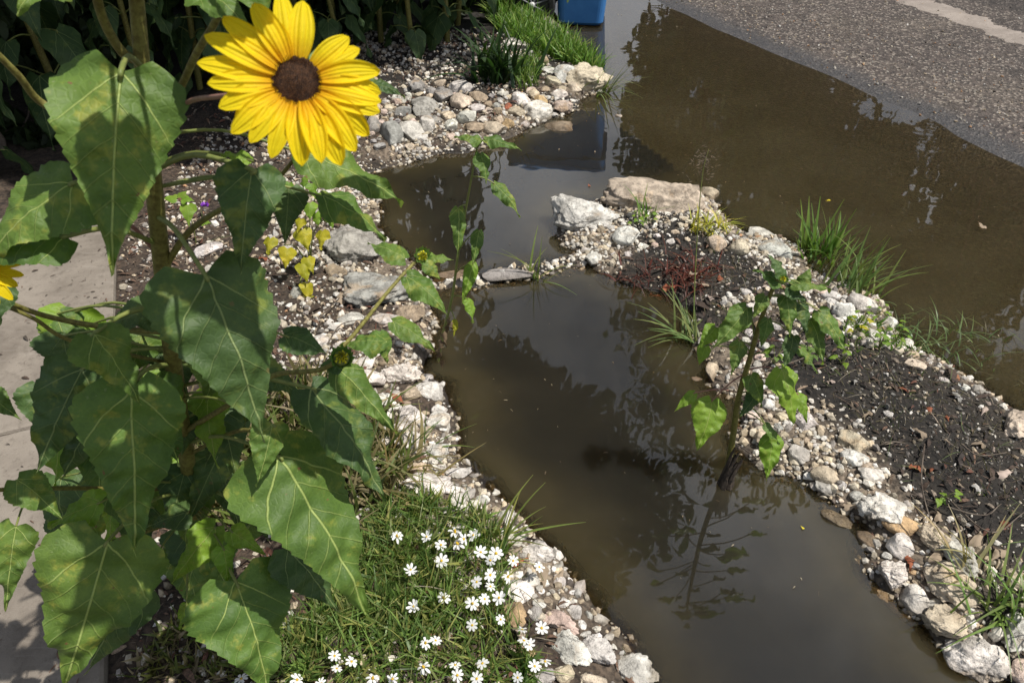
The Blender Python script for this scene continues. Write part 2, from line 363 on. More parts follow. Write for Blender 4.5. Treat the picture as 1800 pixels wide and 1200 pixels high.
gm = npmesh('ground', V, grid_faces(len(sx), len(sy)), M['soil'], colr.reshape(-1, 3), True)
put('ground', gm, kind='structure', label='dark garden soil with gritty gravel margins')

# ------------------------------------------------------------------ road (asphalt sloping under the water)
A = np.array(g2(1150, 0)); B = np.array(g2(1800, 292)); dr = (B - A) / np.linalg.norm(B - A); nr = np.array([-dr[1], dr[0]])
if nr[0] < 0: nr = -nr
def road_mesh(name, d0, d1, s0, s1, dstep, sstep, z0, slope, mat, edge=0.0, colf=None):
    ds = np.arange(d0, d1 + 1e-6, dstep); ss = np.arange(s0, s1 + 1e-6, sstep); D, S = np.meshgrid(ds, ss, indexing='ij')
    return D, S
ds = np.concatenate([np.arange(-1.55, 4.0, .03), np.geomspace(4.05, 16, 20)]); ss = np.concatenate([-np.geomspace(5.1, 45, 16)[::-1], np.arange(-5, 5.5, .05), np.geomspace(5.6, 40, 16)])
D, S = np.meshgrid(ds, ss, indexing='ij'); RX = A[0] + dr[0] * S + nr[0] * D; RY = A[1] + dr[1] * S + nr[1] * D
def road_z(D, X, Y): return .024 * np.minimum(D, 5) + (vnoise(X, Y, 1.3, 21) - .5) * .0022 + (vnoise(X, Y, 5, 22) - .5) * .0012
RZ = road_z(D, RX, RY)
def mat_asphalt():
    m, nt, b = newmat('worn_asphalt'); a = attr(nt, 'edge'); pos, z, _ = posz(nt); d = a.outputs['Fac']
    n0 = noi(nt, pos, 1.1, 4, .6, .4); n1 = noi(nt, pos, 14, 5, .65); n2 = noi(nt, pos, 160, 3, .7)
    vo = node(nt, 'ShaderNodeTexVoronoi'); nt.links.new(pos, vo.inputs['Vector']); vo.inputs['Scale'].default_value = 75
    c = mixc(nt, ramp(nt, n1, .35, .65), (.050, .040, .035), (.098, .078, .068))
    c = mixc(nt, mth(nt, 'MULTIPLY', ramp(nt, n0, .48, .68), .38), c, (.17, .14, .11))
    sc_ = node(nt, 'ShaderNodeSeparateColor'); nt.links.new(vo.outputs['Color'], sc_.inputs[0])
    c = mixc(nt, mth(nt, 'MULTIPLY', mth(nt, 'GREATER_THAN', sc_.outputs[0], .80), .65), c, (.30, .26, .22))
    c = mixc(nt, mth(nt, 'MULTIPLY', mth(nt, 'LESS_THAN', sc_.outputs[1], .3), .7), c, (.022, .019, .018))
    cr = ramp(nt, mth(nt, 'ABSOLUTE', mth(nt, 'SUBTRACT', noi(nt, pos, 1.6, 6, .62, 1.0), .5)), .004, .0); c = mixc(nt, mth(nt, 'MULTIPLY', cr, .8), c, (.012, .010, .009))
    st = ramp(nt, noi(nt, pos, 3.1, 3, .5), .55, .7); c = mixc(nt, mth(nt, 'MULTIPLY', st, .35), c, (.035, .028, .024))
    c = mixc(nt, ramp(nt, d, 2.05, 2.2), c, mixc(nt, 1.0, c, (.55, .55, .56), 'MULTIPLY'))
    e = mth(nt, 'ADD', z, mth(nt, 'MULTIPLY', n1, -.003))
    wet = ramp(nt, e, .0056, .0004)
    c = mixc(nt, mth(nt, 'MULTIPLY', wet, .85), c, mixc(nt, .6, mixc(nt, 1.0, c, (.5, .52, .56), 'MULTIPLY'), (.045, .046, .050)))
    nt.links.new(c, b.inputs['Base Color']); nt.links.new(mth(nt, 'SUBTRACT', .85, mth(nt, 'MULTIPLY', wet, .42)), b.inputs['Roughness'])
    h = mth(nt, 'ADD', mth(nt, 'MULTIPLY', n2, .6), mth(nt, 'MULTIPLY', vo.outputs[0], .8)); bump(nt, b, h, .9, .010); return m
rm = npmesh('road', np.stack([RX, RY, RZ], -1).reshape(-1, 3), grid_faces(len(ds), len(ss)), mat_asphalt(), None, True)
at = rm.attributes.new('edge', 'FLOAT', 'POINT'); at.data.foreach_set('value', D.astype(np.float32).ravel())
put('road', rm, kind='structure', label='worn brown-grey asphalt street sloping into the flood water')
# pale cement strip in the road: follows two image edges, ragged margins
M['concrete'] = None
def mat_concrete(name, c1, c2, c3):
    m, nt, b = newmat(name); pos, z, _ = posz(nt)
    n0 = noi(nt, pos, 3, 5, .65, .5); n1 = noi(nt, pos, 40, 5, .7); n2 = noi(nt, pos, 260, 3, .7)
    mp = node(nt, 'ShaderNodeMapping'); nt.links.new(pos, mp.inputs[0]); mp.inputs['Scale'].default_value = (9, 80, 9); mp.inputs['Rotation'].default_value = (0, 0, R(-20))
    n3 = noi(nt, mp.outputs[0], 1, 4, .6, .8)
    c = mixc(nt, ramp(nt, n0, .35, .65), c1, c2); c = mixc(nt, mth(nt, 'MULTIPLY', ramp(nt, n1, .5, .72), .5), c, c3)
    c = mixc(nt, mth(nt, 'MULTIPLY', ramp(nt, n2, .55, .7), .35), c, (.12, .10, .085))
    c = mixc(nt, mth(nt, 'MULTIPLY', ramp(nt, n3, .58, .68), .12), c, (.40, .37, .33))
    nt.links.new(c, b.inputs['Base Color']); b.inputs['Roughness'].default_value = .9
    bump(nt, b, mth(nt, 'ADD', mth(nt, 'MULTIPLY', n1, .5), mth(nt, 'MULTIPLY', n2, .5)), .7, .004); return m
M['concrete'] = mat_concrete('concrete', (.145, .123, .10), (.245, .214, .178), (.085, .07, .055))
M['cement'] = mat_concrete('cement_strip', (.20, .17, .148), (.30, .26, .228), (.13, .11, .095))
q = np.arange(-6, 7, .02); c0 = np.array(g2(1545, -10)); c1_ = np.array(g2(1800, 82)); sd_ = (c1_ - c0) / np.linalg.norm(c1_ - c0); sn = np.array([-sd_[1], sd_[0]]); sn = sn if sn[0] > 0 else -sn
Vs = []; nw = 8
for s in q:
    w0 = .135 + (float(vnoise(s, 3.0, 7, 31)) - .5) * .10 + (float(vnoise(s, 3.0, 60, 36)) - .5) * .05 + (float(vnoise(s, 3.0, 22, 33)) - .5) * .07; w1 = .135 + (float(vnoise(s, 9.0, 6, 32)) - .5) * .08 + (float(vnoise(s, 9.0, 60, 37)) - .5) * .05 + (float(vnoise(s, 9.0, 22, 34)) - .5) * .05
    for k in range(nw + 1):
        p = c0 + sd_ * s + sn * (-w0 + (w0 + w1) * k / nw); dd = float((p - A) @ nr)
        z = float(road_z(np.array(dd), np.array(p[0]), np.array(p[1]))) + .004 + (0 if 0 < k < nw else -.006); Vs.append((p[0], p[1], z))
put('road_marking', npmesh('road_marking', Vs, grid_faces(len(q), nw + 1), M['cement'], None, True), kind='structure', label='pale ragged cement strip running along the asphalt')

# ------------------------------------------------------------------ water
def mat_water():
    m, nt, b = newmat('muddy_water'); nt.nodes.remove(b); o = nt.nodes['Material Output']; pos, z, _ = posz(nt)
    a = attr(nt, 'depth')
    fac = mth(nt, 'SUBTRACT', 1.0, mth(nt, 'EXPONENT', mth(nt, 'MULTIPLY', a.outputs['Fac'], -38.0)), clamp=True)
    n0 = noi(nt, pos, 2.2, 5, .6, .5); n1 = noi(nt, pos, 18, 4, .65)
    c = mixc(nt, ramp(nt, n0, .3, .7), (.040, .0315, .0150), (.057, .0465, .024)); c = mixc(nt, mth(nt, 'MULTIPLY', ramp(nt, n1, .5, .75), .3), c, (.066, .053, .030))
    c = mixc(nt, ramp(nt, a.outputs['Fac'], .02, .17), c, mixc(nt, ramp(nt, n0, .3, .7), (.015, .0135, .0100), (.022, .0195, .0140)))
    df = node(nt, 'ShaderNodeSubsurfaceScattering', falloff='BURLEY'); nt.links.new(c, df.inputs[0]); df.inputs['Scale'].default_value = .20; df.inputs['Radius'].default_value = (1, .8, .5)
    tr = node(nt, 'ShaderNodeBsdfTransparent'); tr.inputs[0].default_value = (.86, .78, .62, 1)
    m1 = node(nt, 'ShaderNodeMixShader'); nt.links.new(fac, m1.inputs[0]); nt.links.new(tr.outputs[0], m1.inputs[1]); nt.links.new(df.outputs[0], m1.inputs[2])
    bp = node(nt, 'ShaderNodeBump'); bp.inputs['Strength'].default_value = .045; bp.inputs['Distance'].default_value = .02
    nt.links.new(noi(nt, pos, 5, 2, .5), bp.inputs['Height'])
    fr = node(nt, 'ShaderNodeFresnel'); fr.inputs[0].default_value = 1.62; nt.links.new(bp.outputs[0], fr.inputs['Normal'])
    gl = node(nt, 'ShaderNodeBsdfGlossy'); gl.inputs['Roughness'].default_value = .015; gl.inputs[0].default_value = (1, 1, 1, 1); nt.links.new(bp.outputs[0], gl.inputs['Normal'])
    m2 = node(nt, 'ShaderNodeMixShader'); nt.links.new(fr.outputs[0], m2.inputs[0]); nt.links.new(m1.outputs[0], m2.inputs[1]); nt.links.new(gl.outputs[0], m2.inputs[2])
    nt.links.new(m2.outputs[0], o.inputs[0]); return m
DD = (X2 - A[0]) * nr[0] + (Y2 - A[1]) * nr[1]
rz2 = np.where(DD > -1.55, road_z(DD, X2, Y2), -9)
dep = np.maximum(-np.maximum(H2, rz2), 0)
rg = (X2 < 14) & (Y2 < 30) & (X2 > -12)
wm = npmesh('water', np.stack([X2, Y2, X2 * 0], -1).reshape(-1, 3), grid_faces(len(sx), len(sy)), mat_water(), None, True)
at = wm.attributes.new('depth', 'FLOAT', 'POINT'); at.data.foreach_set('value', dep.astype(np.float32).ravel())
put('water', wm, kind='structure', label='still muddy brown flood water reflecting sky and trees')

# ------------------------------------------------------------------ concrete path and kerb
def prism(poly, z0, z1, bev=.012):
    n = len(poly); c = np.mean(poly, 0); V = []
    for (zz, ins) in ((z0, 0), (z1 - bev, 0), (z1 - bev * .3, bev * .3), (z1, bev)):
        for p in poly:
            v = np.array(p) - c; L = np.linalg.norm(v); V.append((*(np.array(p) - v / L * ins), zz))
    Fc = []
    for l in range(3):
        for i in range(n): j = (i + 1) % n; Fc.append((l * n + i, l * n + j, (l + 1) * n + j, (l + 1) * n + i))
    Fc.append(tuple(range(3 * n, 4 * n))); return V, Fc
e0 = np.array([-.86, .80]); e1 = np.array([-1.66, 2.78]); ed = (e1 - e0) / np.linalg.norm(e1 - e0); en = np.array([-ed[1], ed[0]]); en = en if en[0] < 0 else -en
segs = [(-2.2, -.70), (-.692, .80), (.808, 2.16)]
path = put('path', None, kind='structure', label='pale concrete footpath beside the sunflower')
for i, (a, b) in enumerate(segs):
    p = [e0 + ed * a, e0 + ed * b]
    if i == 2: p = [e0 + ed * a, e0 + ed * (b - .10), e0 + ed * (b - .02) + en * .03, e0 + ed * b + en * .12]
    poly = [tuple(v) for v in p] + [tuple(e0 + ed * b + en * 1.5), tuple(e0 + ed * a + en * 1.5)]
    V, Fc = prism(poly, -.02, .105, .014); put('slab', pymesh('slab', V, Fc, M['concrete'], False), parent=path)
k0 = np.array(g2(870, -25)); k1 = np.array(g2(1012, 98)); kd = (k1 - k0) / np.linalg.norm(k1 - k0); kn = np.array([kd[1], -kd[0]])
V, Fc = prism([tuple(k0 - kd * 6 - kn * .04), tuple(k1 - kn * .04), tuple(k1 + kn * .03), tuple(k0 - kd * 6 + kn * .03)], -.1, .075, .015)
put('kerb', pymesh('kerb', V, Fc, M['concrete'], False), kind='structure', label='concrete kerb half hidden by bright grass')

# ------------------------------------------------------------------ rocks
def rock_mesh(seed, sub=4, facets=11, rough=.09, soft=.97):
    rnd = random.Random(seed); V, Fc = ico(sub); V = V.copy()
    for k in range(facets):
        n = Vector((rnd.gauss(0, 1), rnd.gauss(0, 1), rnd.gauss(0, .8))).normalized(); n = np.array(n); d = rnd.uniform(.50, .86)
        s = V @ n - d; V -= np.outer(np.maximum(s, 0) * soft, n)
    off = Vector((rnd.uniform(-50, 50),) * 3)
    for i in range(len(V)):
        v = Vector(V[i]); q = v * 1.3 + off
        dsp = noise.fractal(q, .9, 2.1, 3) * rough * 1.6 + noise.fractal(q * 4.5, .8, 2.1, 3) * rough * .7 - max(0, noise.noise(q * 2.2)) * rough * .8
        V[i] = v * (1 + dsp)
    V -= (V.max(0) + V.min(0)) / 2; V /= (V.max(0) - V.min(0)) / 2
    return npmesh('rock', V, Fc, M['rock'], None, True)
ROCKS = [rock_mesh(100 + i, 4, random.choice([9, 13, 18]), random.choice([.06, .09, .12])) for i in range(18)]
CLR = dict(W=(.77, .735, .68), C=(.62, .53, .40), G=(.37, .355, .335), L=(.60, .58, .54), T=(.42, .33, .235), O=(.56, .40, .22), P=(.66, .53, .45), Rd=(.36, .12, .06), B=(.50, .42, .33))
PLACED = []; SMALL = []; LAST = [None]
def place_rock(px, py, wpx, hpx, rot, colr, label, group=None, me=None, k=.72, sink=.42, cat='rock', jit=.06):
    z = 0; p = G(px, py, 0)
    for _ in range(6):
        ph = math.atan2(CAMH - p.z, math.hypot(p.x, p.y)); s = depth_of(p) / F
        ry = hpx / 2 * s / math.sqrt(math.sin(ph) ** 2 + (k * math.cos(ph)) ** 2); rz = k * ry; rx = wpx / 2 * s; rz = min(rz, rx * 1.0)
        z = max(TH(p.x, p.y), -.01 if cat != 'x' else -9) + rz * (1 - 2 * sink) ; p = G(px, py, z)
    yaw = math.atan2(p.x, p.y)
    Mx = Matrix.Translation(p) @ Matrix.Rotation(-yaw + R(rot), 4, 'Z') @ Matrix.Rotation(random.uniform(-.15, .15), 4, 'X') @ Matrix.Rotation(random.choice([0, 0, math.pi]), 4, 'Y') @ Matrix.Diagonal((rx, ry, rz, 1))
    c = CLR[colr]; j = random.uniform(1 - jit * 2, 1 + jit); c = tuple(max(0, v * j * random.uniform(1 - jit * .5, 1 + jit * .5)) for v in c)
    o = put('rock', me or random.choice(ROCKS), Mx, label=label, cat=cat, group=group or 'limestone rocks edging the water', color=c)
    PLACED.append((p.x, p.y, max(rx, ry))); LAST[0] = o; return o
#HEROES#
HERO = [
 # far bank
 (736,153,34,26,10,'G','smooth grey rock at the upper left of the far pile, in the bush shade edge'),
 (750,189,46,34,5,'G','largest flat grey rock in the middle of the far bank pile'),
 (780,171,28,26,20,'G','grey rock just right of the largest grey rock on the far bank'),
 (810,157,38,22,0,'L','pale grey wedge rock at the top centre of the far pile'),
 (810,181,33,29,0,'P','pinkish rounded rock in the middle of the far bank pile'),
 (772,148,24,20,0,'C','cream rock above the grey one near the bush on the far bank'),
 (840,171,32,18,-15,'T','tan rock beside rusty leaf litter on the far bank'),
 (840,193,23,18,0,'W','small white rock below rusty litter on the far bank'),
 (821,209,33,26,10,'L','veined grey white rock near the water on the far bank'),
 (832,226,37,20,-5,'T','brownish rock touching the dark waterline, centre of far bank'),
 (868,228,42,28,-20,'C','yellow stained cream rock at the far bank waterline, above two green leaves'),
 (787,204,25,16,0,'C','small cream rock under the grey rocks of the far bank'),
 (793,222,21,23,0,'W','white pointed rock just above the gravel on the far bank'),
 (751,221,25,30,0,'L','upright pale rock left of the fine gravel slope on the far bank'),
 (690,236,35,46,5,'G','tall cracked grey rock by the yellow petals, far bank'),
 (725,233,40,34,0,'L','pale blocky rock right of the tall cracked one on the far bank'),
 (740,245,28,14,20,'L','thin pale rock leaning below the blocky one on the far bank'),
 (656,221,24,28,0,'G','shaded grey rock touching the sunflower petal tips in view'),
 (708,197,28,18,0,'G','dark grey rock in the shaded left of the far bank pile'),
 (765,211,24,14,0,'G','flat dark grey rock under the largest grey rock, far bank'),
 (917,175,32,23,0,'W','white rock at the foot of the grass tuft on the far bank'),
 (937,167,20,18,0,'C','small cream rock right of the grass tuft foot, far bank'),
 (948,178,28,22,0,'O','orange stained rock among white ones on the far bank'),
 (946,197,46,27,20,'W','large white rock with orange neighbour above, right part of far bank'),
 (908,197,36,18,15,'C','cream rock left of the large white one on the far bank'),
 (983,168,27,19,-20,'W','white rock near the water on the far bank point'),
 (987,190,36,24,-15,'P','pinkish cream rock at the waterline of the far bank point'),
 (994,135,36,32,-25,'L','blue grey upright rock at the grass end of the far bank'),
 (1033,138,66,42,-30,'C','long pale slab at the very tip of the far bank below the grass'),
 (1011,153,26,18,0,'C','cream rock tucked under the pale tip slab'),
 (961,124,28,13,0,'W','flat white rock along the lower edge of the bright grass'),
 (972,145,26,20,0,'C','sandy rock in the middle of the far bank point'),
 (955,106,20,14,-20,'T','small tan rock showing in the bright grass'),
 (905,82,50,24,-15,'W','bright white rock in the grass behind the dark strappy tuft'),
 (931,97,13,15,0,'W','small round whitish rock beside the bright white grass rock'),
 (986,226,54,22,0,'T','flat brown rock just awash off the far bank'),
 (893,219,20,20,0,'O','ochre rock at the waterline near the far bank middle'),
 (893,190,14,15,0,'Rd','small rust red stone on the far bank'),
 (927,212,18,12,0,'C','small cream rock under the large white one at the waterline of far bank'),
 (1089,206,17,9,0,'W','lone white rock poking out of open water right of the far bank'),
 # island, far end
 (1028,380,108,66,10,'L','big rugged grey rock at the left tip of the island'),
 (1150,354,172,60,4,'B','long brown and cream boulder across the far end of the island'),
 (1242,345,38,30,0,'C','cream rock at the right end of the long boulder'),
 (1100,416,48,34,10,'W','bright white block in the gravel below the long boulder'),
 (1045,455,36,28,30,'W','white triangular rock at the island end of the low ridge'),
 (995,432,26,14,0,'W','small white rock at the waterline on the left tip of the island'),
 (1028,440,16,12,0,'W','little white stone between the triangular rock and the island tip'),
 (1259,429,35,31,0,'C','yellowish round rock, left of a pair on the island'),
 (1298,434,38,30,0,'C','yellowish round rock, right of a pair on the island'),
 (1340,414,50,24,-5,'L','flat grey rock stepped above another by the tall grass clump'),
 (1362,436,66,28,-10,'L','broad flat grey rock under the tall grass clump'),
 (1516,535,54,36,-30,'W','large white rock on the island shore by open street water'),
 (1487,551,42,36,-20,'W','white square rock left of the large shore rock'),
 (1460,521,32,20,0,'W','white rock at the foot of the tall grass clump'),
 (1440,512,26,16,0,'P','pink tinted rock at the foot of the tall grass clump'),
 (1464,532,30,16,0,'W','flat white rock below the grass clump rocks'),
 (1537,592,26,24,10,'W','white rock among seedlings on the far shore of the island'),
 (1564,571,22,27,0,'W','upright white cone rock on the far island shore'),
 (1566,552,17,9,0,'W','flat white cap stone beyond the cone rock'),
 (1594,606,18,22,0,'W','round white rock at the edge of feathery water weed'),
 (1603,624,26,12,0,'C','flat cream rock below the round white one by water weed'),
 (1608,642,34,20,0,'C','yellow cream rock at the black soil edge by water weed'),
 (1677,664,17,15,0,'Rd','small brick red stone on the far island shore'),
 (1660,668,18,10,0,'W','small white stone next to the brick red one'),
 (1693,681,20,13,0,'W','whitish lump at the far island shore right of the brick red stone'),
 (1792,752,46,58,10,'P','pink and white rock cut by the right edge of view'),
 (1490,620,14,10,0,'W','tiny pale stone on black soil under the seedlings'),
 (1560,728,16,12,0,'W','pale stone alone in the middle of the black soil'),
 # island, near side
 (1385,560,26,18,0,'W','white rock behind the hanging leaves of the young sunflower'),
 (1325,545,40,26,0,'W','white rock left of the young sunflower top'),
 (1335,572,22,20,0,'O','brown round rock by the young sunflower stem'),
 (1283,590,30,26,10,'C','cream rock left of the young sunflower stem'),
 (1303,612,22,14,0,'W','pale rock below the cream one left of the young sunflower'),
 (1253,655,26,34,10,'C','mottled rock at the channel edge left of the young sunflower'),
 (1238,618,34,20,20,'T','brown grey rock where the island meets the channel by grass blades'),
 (1222,668,22,14,0,'T','wet brown stone in the channel edge'),
 (1352,711,26,20,-10,'W','bright white rock behind the drooping lower leaf'),
 (1325,732,24,16,0,'P','pinkish rock at the foot of the young sunflower'),
 (1415,742,40,32,-20,'W','white rock under the lowest right leaf of the young sunflower'),
 (1374,733,22,16,0,'C','cream rock between two white rocks near the young sunflower'),
 (1345,771,44,32,-10,'C','tan cream rock right of the dead stalk'),
 (1341,817,22,20,0,'W','white rock at the water behind the lowest hanging leaf'),
 (1368,832,14,11,0,'W','small white stone at the tip of the lowest hanging leaf'),
 (1404,800,36,34,20,'L','pale rough rock at the gravel edge of the channel'),
 (1498,779,52,36,0,'C','smooth yellowish round rock at the gravel and black soil border'),
 (1502,806,46,28,15,'W','white rock just below the smooth yellowish round one'),
 (1530,833,44,28,0,'W','clean white rock above the biggest white rock of the near shore'),
 (1522,818,36,18,15,'C','sandy rock wedged behind the clean white rock'),
 (1450,834,44,30,0,'C','honey coloured rock in the near gravel'),
 (1453,859,40,26,0,'L','pale rough rock below the honey coloured one'),
 (1478,851,20,16,0,'L','small pale rock right of the honey coloured pair'),
 (1506,872,24,20,0,'L','small pale rock above left of the biggest white near shore rock'),
 (1475,916,68,28,10,'T','low wet brown rock lying in the channel water'),
 (1558,899,94,60,25,'W','biggest angular white rock on the near shore'),
 (1585,925,64,34,15,'O','orange brown rock tucked under the biggest white rock'),
 (1523,949,38,26,-10,'T','dull rock at the waterline below the biggest white rock'),
 (1587,963,50,40,-40,'W','veined white rock in the row below the biggest white rock'),
 (1573,1005,48,52,-20,'W','mottled white rock directly at the channel, below the veined one'),
 (1645,944,54,50,20,'C','tall cream white rock behind the veined one'),
 (1690,977,86,46,-25,'W','white wedge rock with dry grass on it'),
 (1670,1030,96,60,-30,'C','large olive and ochre rock in the near shore row'),
 (1613,1056,56,42,-30,'W','white and black speckled rock left of the olive ochre one'),
 (1552,1050,66,32,-5,'O','amber rock half under water near the shore'),
 (1588,1092,48,28,10,'O','amber rock sunk under water, lower of the pair'),
 (1660,1097,74,56,20,'C','pale stained rock above the big round speckled one'),
 (1719,1152,104,80,15,'W','big round speckled white rock at the bottom right'),
 (1785,1112,50,62,0,'W','white rock at the right edge behind the long grass'),
 (1790,1022,46,34,0,'C','cream rock at the right edge under grass blades'),
 (1700,1085,24,18,0,'C','small stone in the gap above the big round speckled rock'),
 (1800,1180,40,50,0,'P','rust tinted rock in the bottom right corner'),
 # left bank
 (624,434,106,80,-25,'G','big grey rock with ochre corner, upper of two by the buds'),
 (668,507,120,68,0,'G','big flat grey rock, lower of two beside the flower bud'),
 (722,553,50,34,10,'T','rounded tan rock by the water under the bud leaves'),
 (800,488,80,20,5,'T','low brown slab at the left end of the ridge across the channel'),
 (893,484,86,22,5,'G','flat grey slab in the ridge across the channel'),
 (617,560,44,24,0,'L','pale flat rock below the two big grey rocks'),
 (676,560,54,22,-5,'L','flat pale rock directly under the lower big grey rock'),
 (524,514,26,22,0,'G','grey rock beside the yellowing leaves'),
 (590,478,40,26,-20,'T','brown rock left of the big grey pair'),
 (560,600,40,24,10,'W','white rock below the yellowing leaves'),
 (366,441,50,22,10,'W','white rock behind the main stem on mulch'),
 (590,575,30,18,20,'W','white rock near dry twigs above the lower bud'),
 (638,640,46,26,10,'W','white rock right of the lower bud'),
 (703,655,72,42,-10,'W','wide white and rust flecked rock on the left shore'),
 (648,668,58,36,-20,'W','white rock with a small leaf on it, right of the lower bud'),
 (668,703,40,22,10,'W','low white rock in litter on the left shore'),
 (756,687,54,34,-20,'W','white rock sticking out furthest into water, left shore'),
 (722,690,34,26,0,'C','tan rock left of the furthest out white rock'),
 (726,735,50,38,-20,'W','left one of two white rocks side by side on the left shore'),
 (770,742,40,36,-20,'W','right one of two white rocks side by side on the left shore'),
 (720,777,54,34,0,'W','white rock below the side by side pair, left shore'),
 (770,797,38,34,0,'L','bluish white rock at the waterline of left shore'),
 (748,762,20,20,0,'C','little cream rock between the paired white rocks'),
 (688,775,40,26,0,'W','white rock partly behind the narrow lit leaf'),
 (803,831,50,18,-5,'W','flat pale rock at the waterline above the gravel beach'),
 (752,855,84,44,-10,'W','broad white rock behind the grass at left shore'),
 (803,885,34,38,0,'W','white rock right of the broad one, left shore'),
 (738,822,44,26,10,'C','cream rock above the broad white one'),
 (702,812,36,24,0,'W','white rock amid dry grass beside the big leaf'),
 (720,893,46,26,0,'O','rusty cream rock in the grass above the daisies'),
 (840,925,60,26,-10,'C','cream rock above the daisies at the gravel beach'),
 (808,935,34,22,0,'W','white rock behind the highest daisies'),
 (870,955,52,30,10,'C','tan cream rock by the long bent grass blade'),
 (940,970,68,42,-15,'W','big white and tan rock halfway along the gravel beach'),
 (914,1042,48,42,0,'W','white rock right of the daisies'),
 (905,1083,48,44,0,'O','rust orange rock right of the daisies'),
 (985,1093,68,36,-15,'P','pink red veined rock near the bottom of left shore'),
 (942,1078,24,24,0,'G','small grey rock left of the pink veined one'),
 (1001,1143,80,58,-10,'W','large clean white rock near the bottom of left shore'),
 (1052,1147,66,52,-25,'L','grey white ribbed rock right of the large clean one'),
 (1117,1182,78,54,0,'W','white speckled rock at the water, bottom of left shore'),
 (955,1188,46,30,0,'L','pale rock at the bottom edge beside daisies'),
 (990,1184,38,34,0,'C','yellowish round rock at the bottom edge'),
 (1042,1196,50,22,0,'C','cream rock cut by the bottom edge'),
 (925,1150,40,24,0,'O','ochre rock below the rust orange one'),
 (880,1010,34,24,0,'W','white rock among daisy stems'),
 (288,1010,22,18,0,'W','white pebble in the shade under the sunflower leaves'),
]
for h in HERO:
    px, py, wp, hp, rot, c, lab = h
    big = wp * hp > 2400
    me = rock_mesh(int(px * 7 + py), 5, random.choice([12, 16, 22]), .15) if big else None
    sink = .41
    if 'awash' in lab or 'lying in the channel' in lab or 'slab in the ridge' in lab or 'low brown slab' in lab: sink = .44
    if 'under water' in lab: sink = .66
    fs = 1.16 if (py < 250 and px < 1080) else 1.08
    place_rock(px, py, wp * fs, hp * fs, rot, c, lab, me=me, sink=sink, k=.45 if 'flat' in lab or 'slab' in lab else .72)
# smaller rocks filling the edging, chosen by distance to the shore
def fits(x, y, r):
    for (a, b, q) in PLACED:
        if (a - x) ** 2 + (b - y) ** 2 < ((q + r) * .78) ** 2: return False
    return True
CN = dict(W='white', C='cream', G='dark grey', L='pale grey', T='tan brown', O='ochre', P='pinkish')
def region_rocks(n, poly, smin, smax, lab, cols, grp):
    xs = [p[0] for p in poly]; ys = [p[1] for p in poly]; c = 0; t = 0
    while c < n and t < n * 60:
        t += 1; px = random.uniform(min(xs), max(xs)); py = random.uniform(min(ys), max(ys))
        if float(poly_sd(np.array(float(px)), np.array(float(py)), poly)) < 0: continue
        g = GT(px, py)
        if TH(g.x, g.y) < -.004: continue
        cc_ = random.choice(cols); wp = random.uniform(smin, smax); r = wp / 2 * depth_of(g) / F
        if not fits(g.x, g.y, r): continue
        place_rock(px, py, wp, wp * random.uniform(.55, .85), random.uniform(-60, 60), cc_, lab.replace('COLOUR', CN[cc_]), group=CN[cc_] + ' ' + grp); SMALL.append((wp, LAST[0])); c += 1
region_rocks(64, [(640,200),(740,140),(860,165),(1000,150),(1010,185),(930,222),(860,240),(740,262),(650,262)], 11, 25, 'small COLOUR rock filling gaps in the far bank pile', 'WCGLTP', 'small rocks of the far bank pile')
region_rocks(80, [(560,560),(700,620),(770,670),(790,780),(830,860),(960,960),(1060,1080),(1120,1160),(1000,1150),(900,1000),(760,880),(700,800),(620,690)], 13, 34, 'small COLOUR rock filling gaps along the left shore', 'WWWWWWCLT', 'small rocks of the left shore')
region_rocks(40, [(1290,640),(1300,560),(1260,520),(1330,500),(1440,510),(1560,570),(1540,610),(1440,590),(1400,620),(1330,660)], 10, 24, 'small COLOUR rock in the gravel round the young sunflower', 'WWWCLP', 'small rocks round the young sunflower')
region_rocks(34, [(1310,720),(1400,720),(1470,790),(1530,800),(1580,860),(1510,900),(1420,860),(1340,810)], 9, 20, 'small COLOUR rock in the gravel of the near island shore', 'WCCCLT', 'small rocks of the near island shore')
region_rocks(18, [(1560,960),(1640,1000),(1720,1090),(1800,1140),(1700,1130),(1600,1060),(1540,980)], 10, 20, 'small COLOUR rock wedged between the near shore row', 'CTLO', 'small rocks of the near shore row')
region_rocks(20, [(990,400),(1080,395),(1240,385),(1300,410),(1320,450),(1200,420),(1100,450),(1040,440)], 9, 20, 'small COLOUR rock in the gravel behind the island boulders', 'WWCLP', 'small rocks of the island tip')

# the 300 largest rocks stay single objects; the smallest are joined
SMALL.sort(key=lambda t: -t[0]); keep = 296 - len(HERO); Vs, Fs, Cs, off = [], [], [], 0
for wp, o in SMALL[max(keep, 0):]:
    me = o.data; v = np.empty(len(me.vertices) * 3, np.float32); me.vertices.foreach_get('co', v); v = v.reshape(-1, 3); f = np.empty(len(me.polygons) * 3, np.int32); me.loops.foreach_get('vertex_index', f); f = f.reshape(-1, 3)
    m4 = np.array(MW[o.name]); v = v @ m4[:3, :3].T + m4[:3, 3]; Vs.append(v); Fs.append(f + off); off += len(v); Cs.append(np.tile(np.array(o.color[:3]) * .9, (len(v), 1))); bpy.data.objects.remove(o)
if Vs: put('small_rocks', npmesh('small_rocks', np.concatenate(Vs), np.concatenate(Fs), M['gravel'], np.concatenate(Cs), True), kind='stuff', label='smallest rocks filling the gaps of the stone edging')
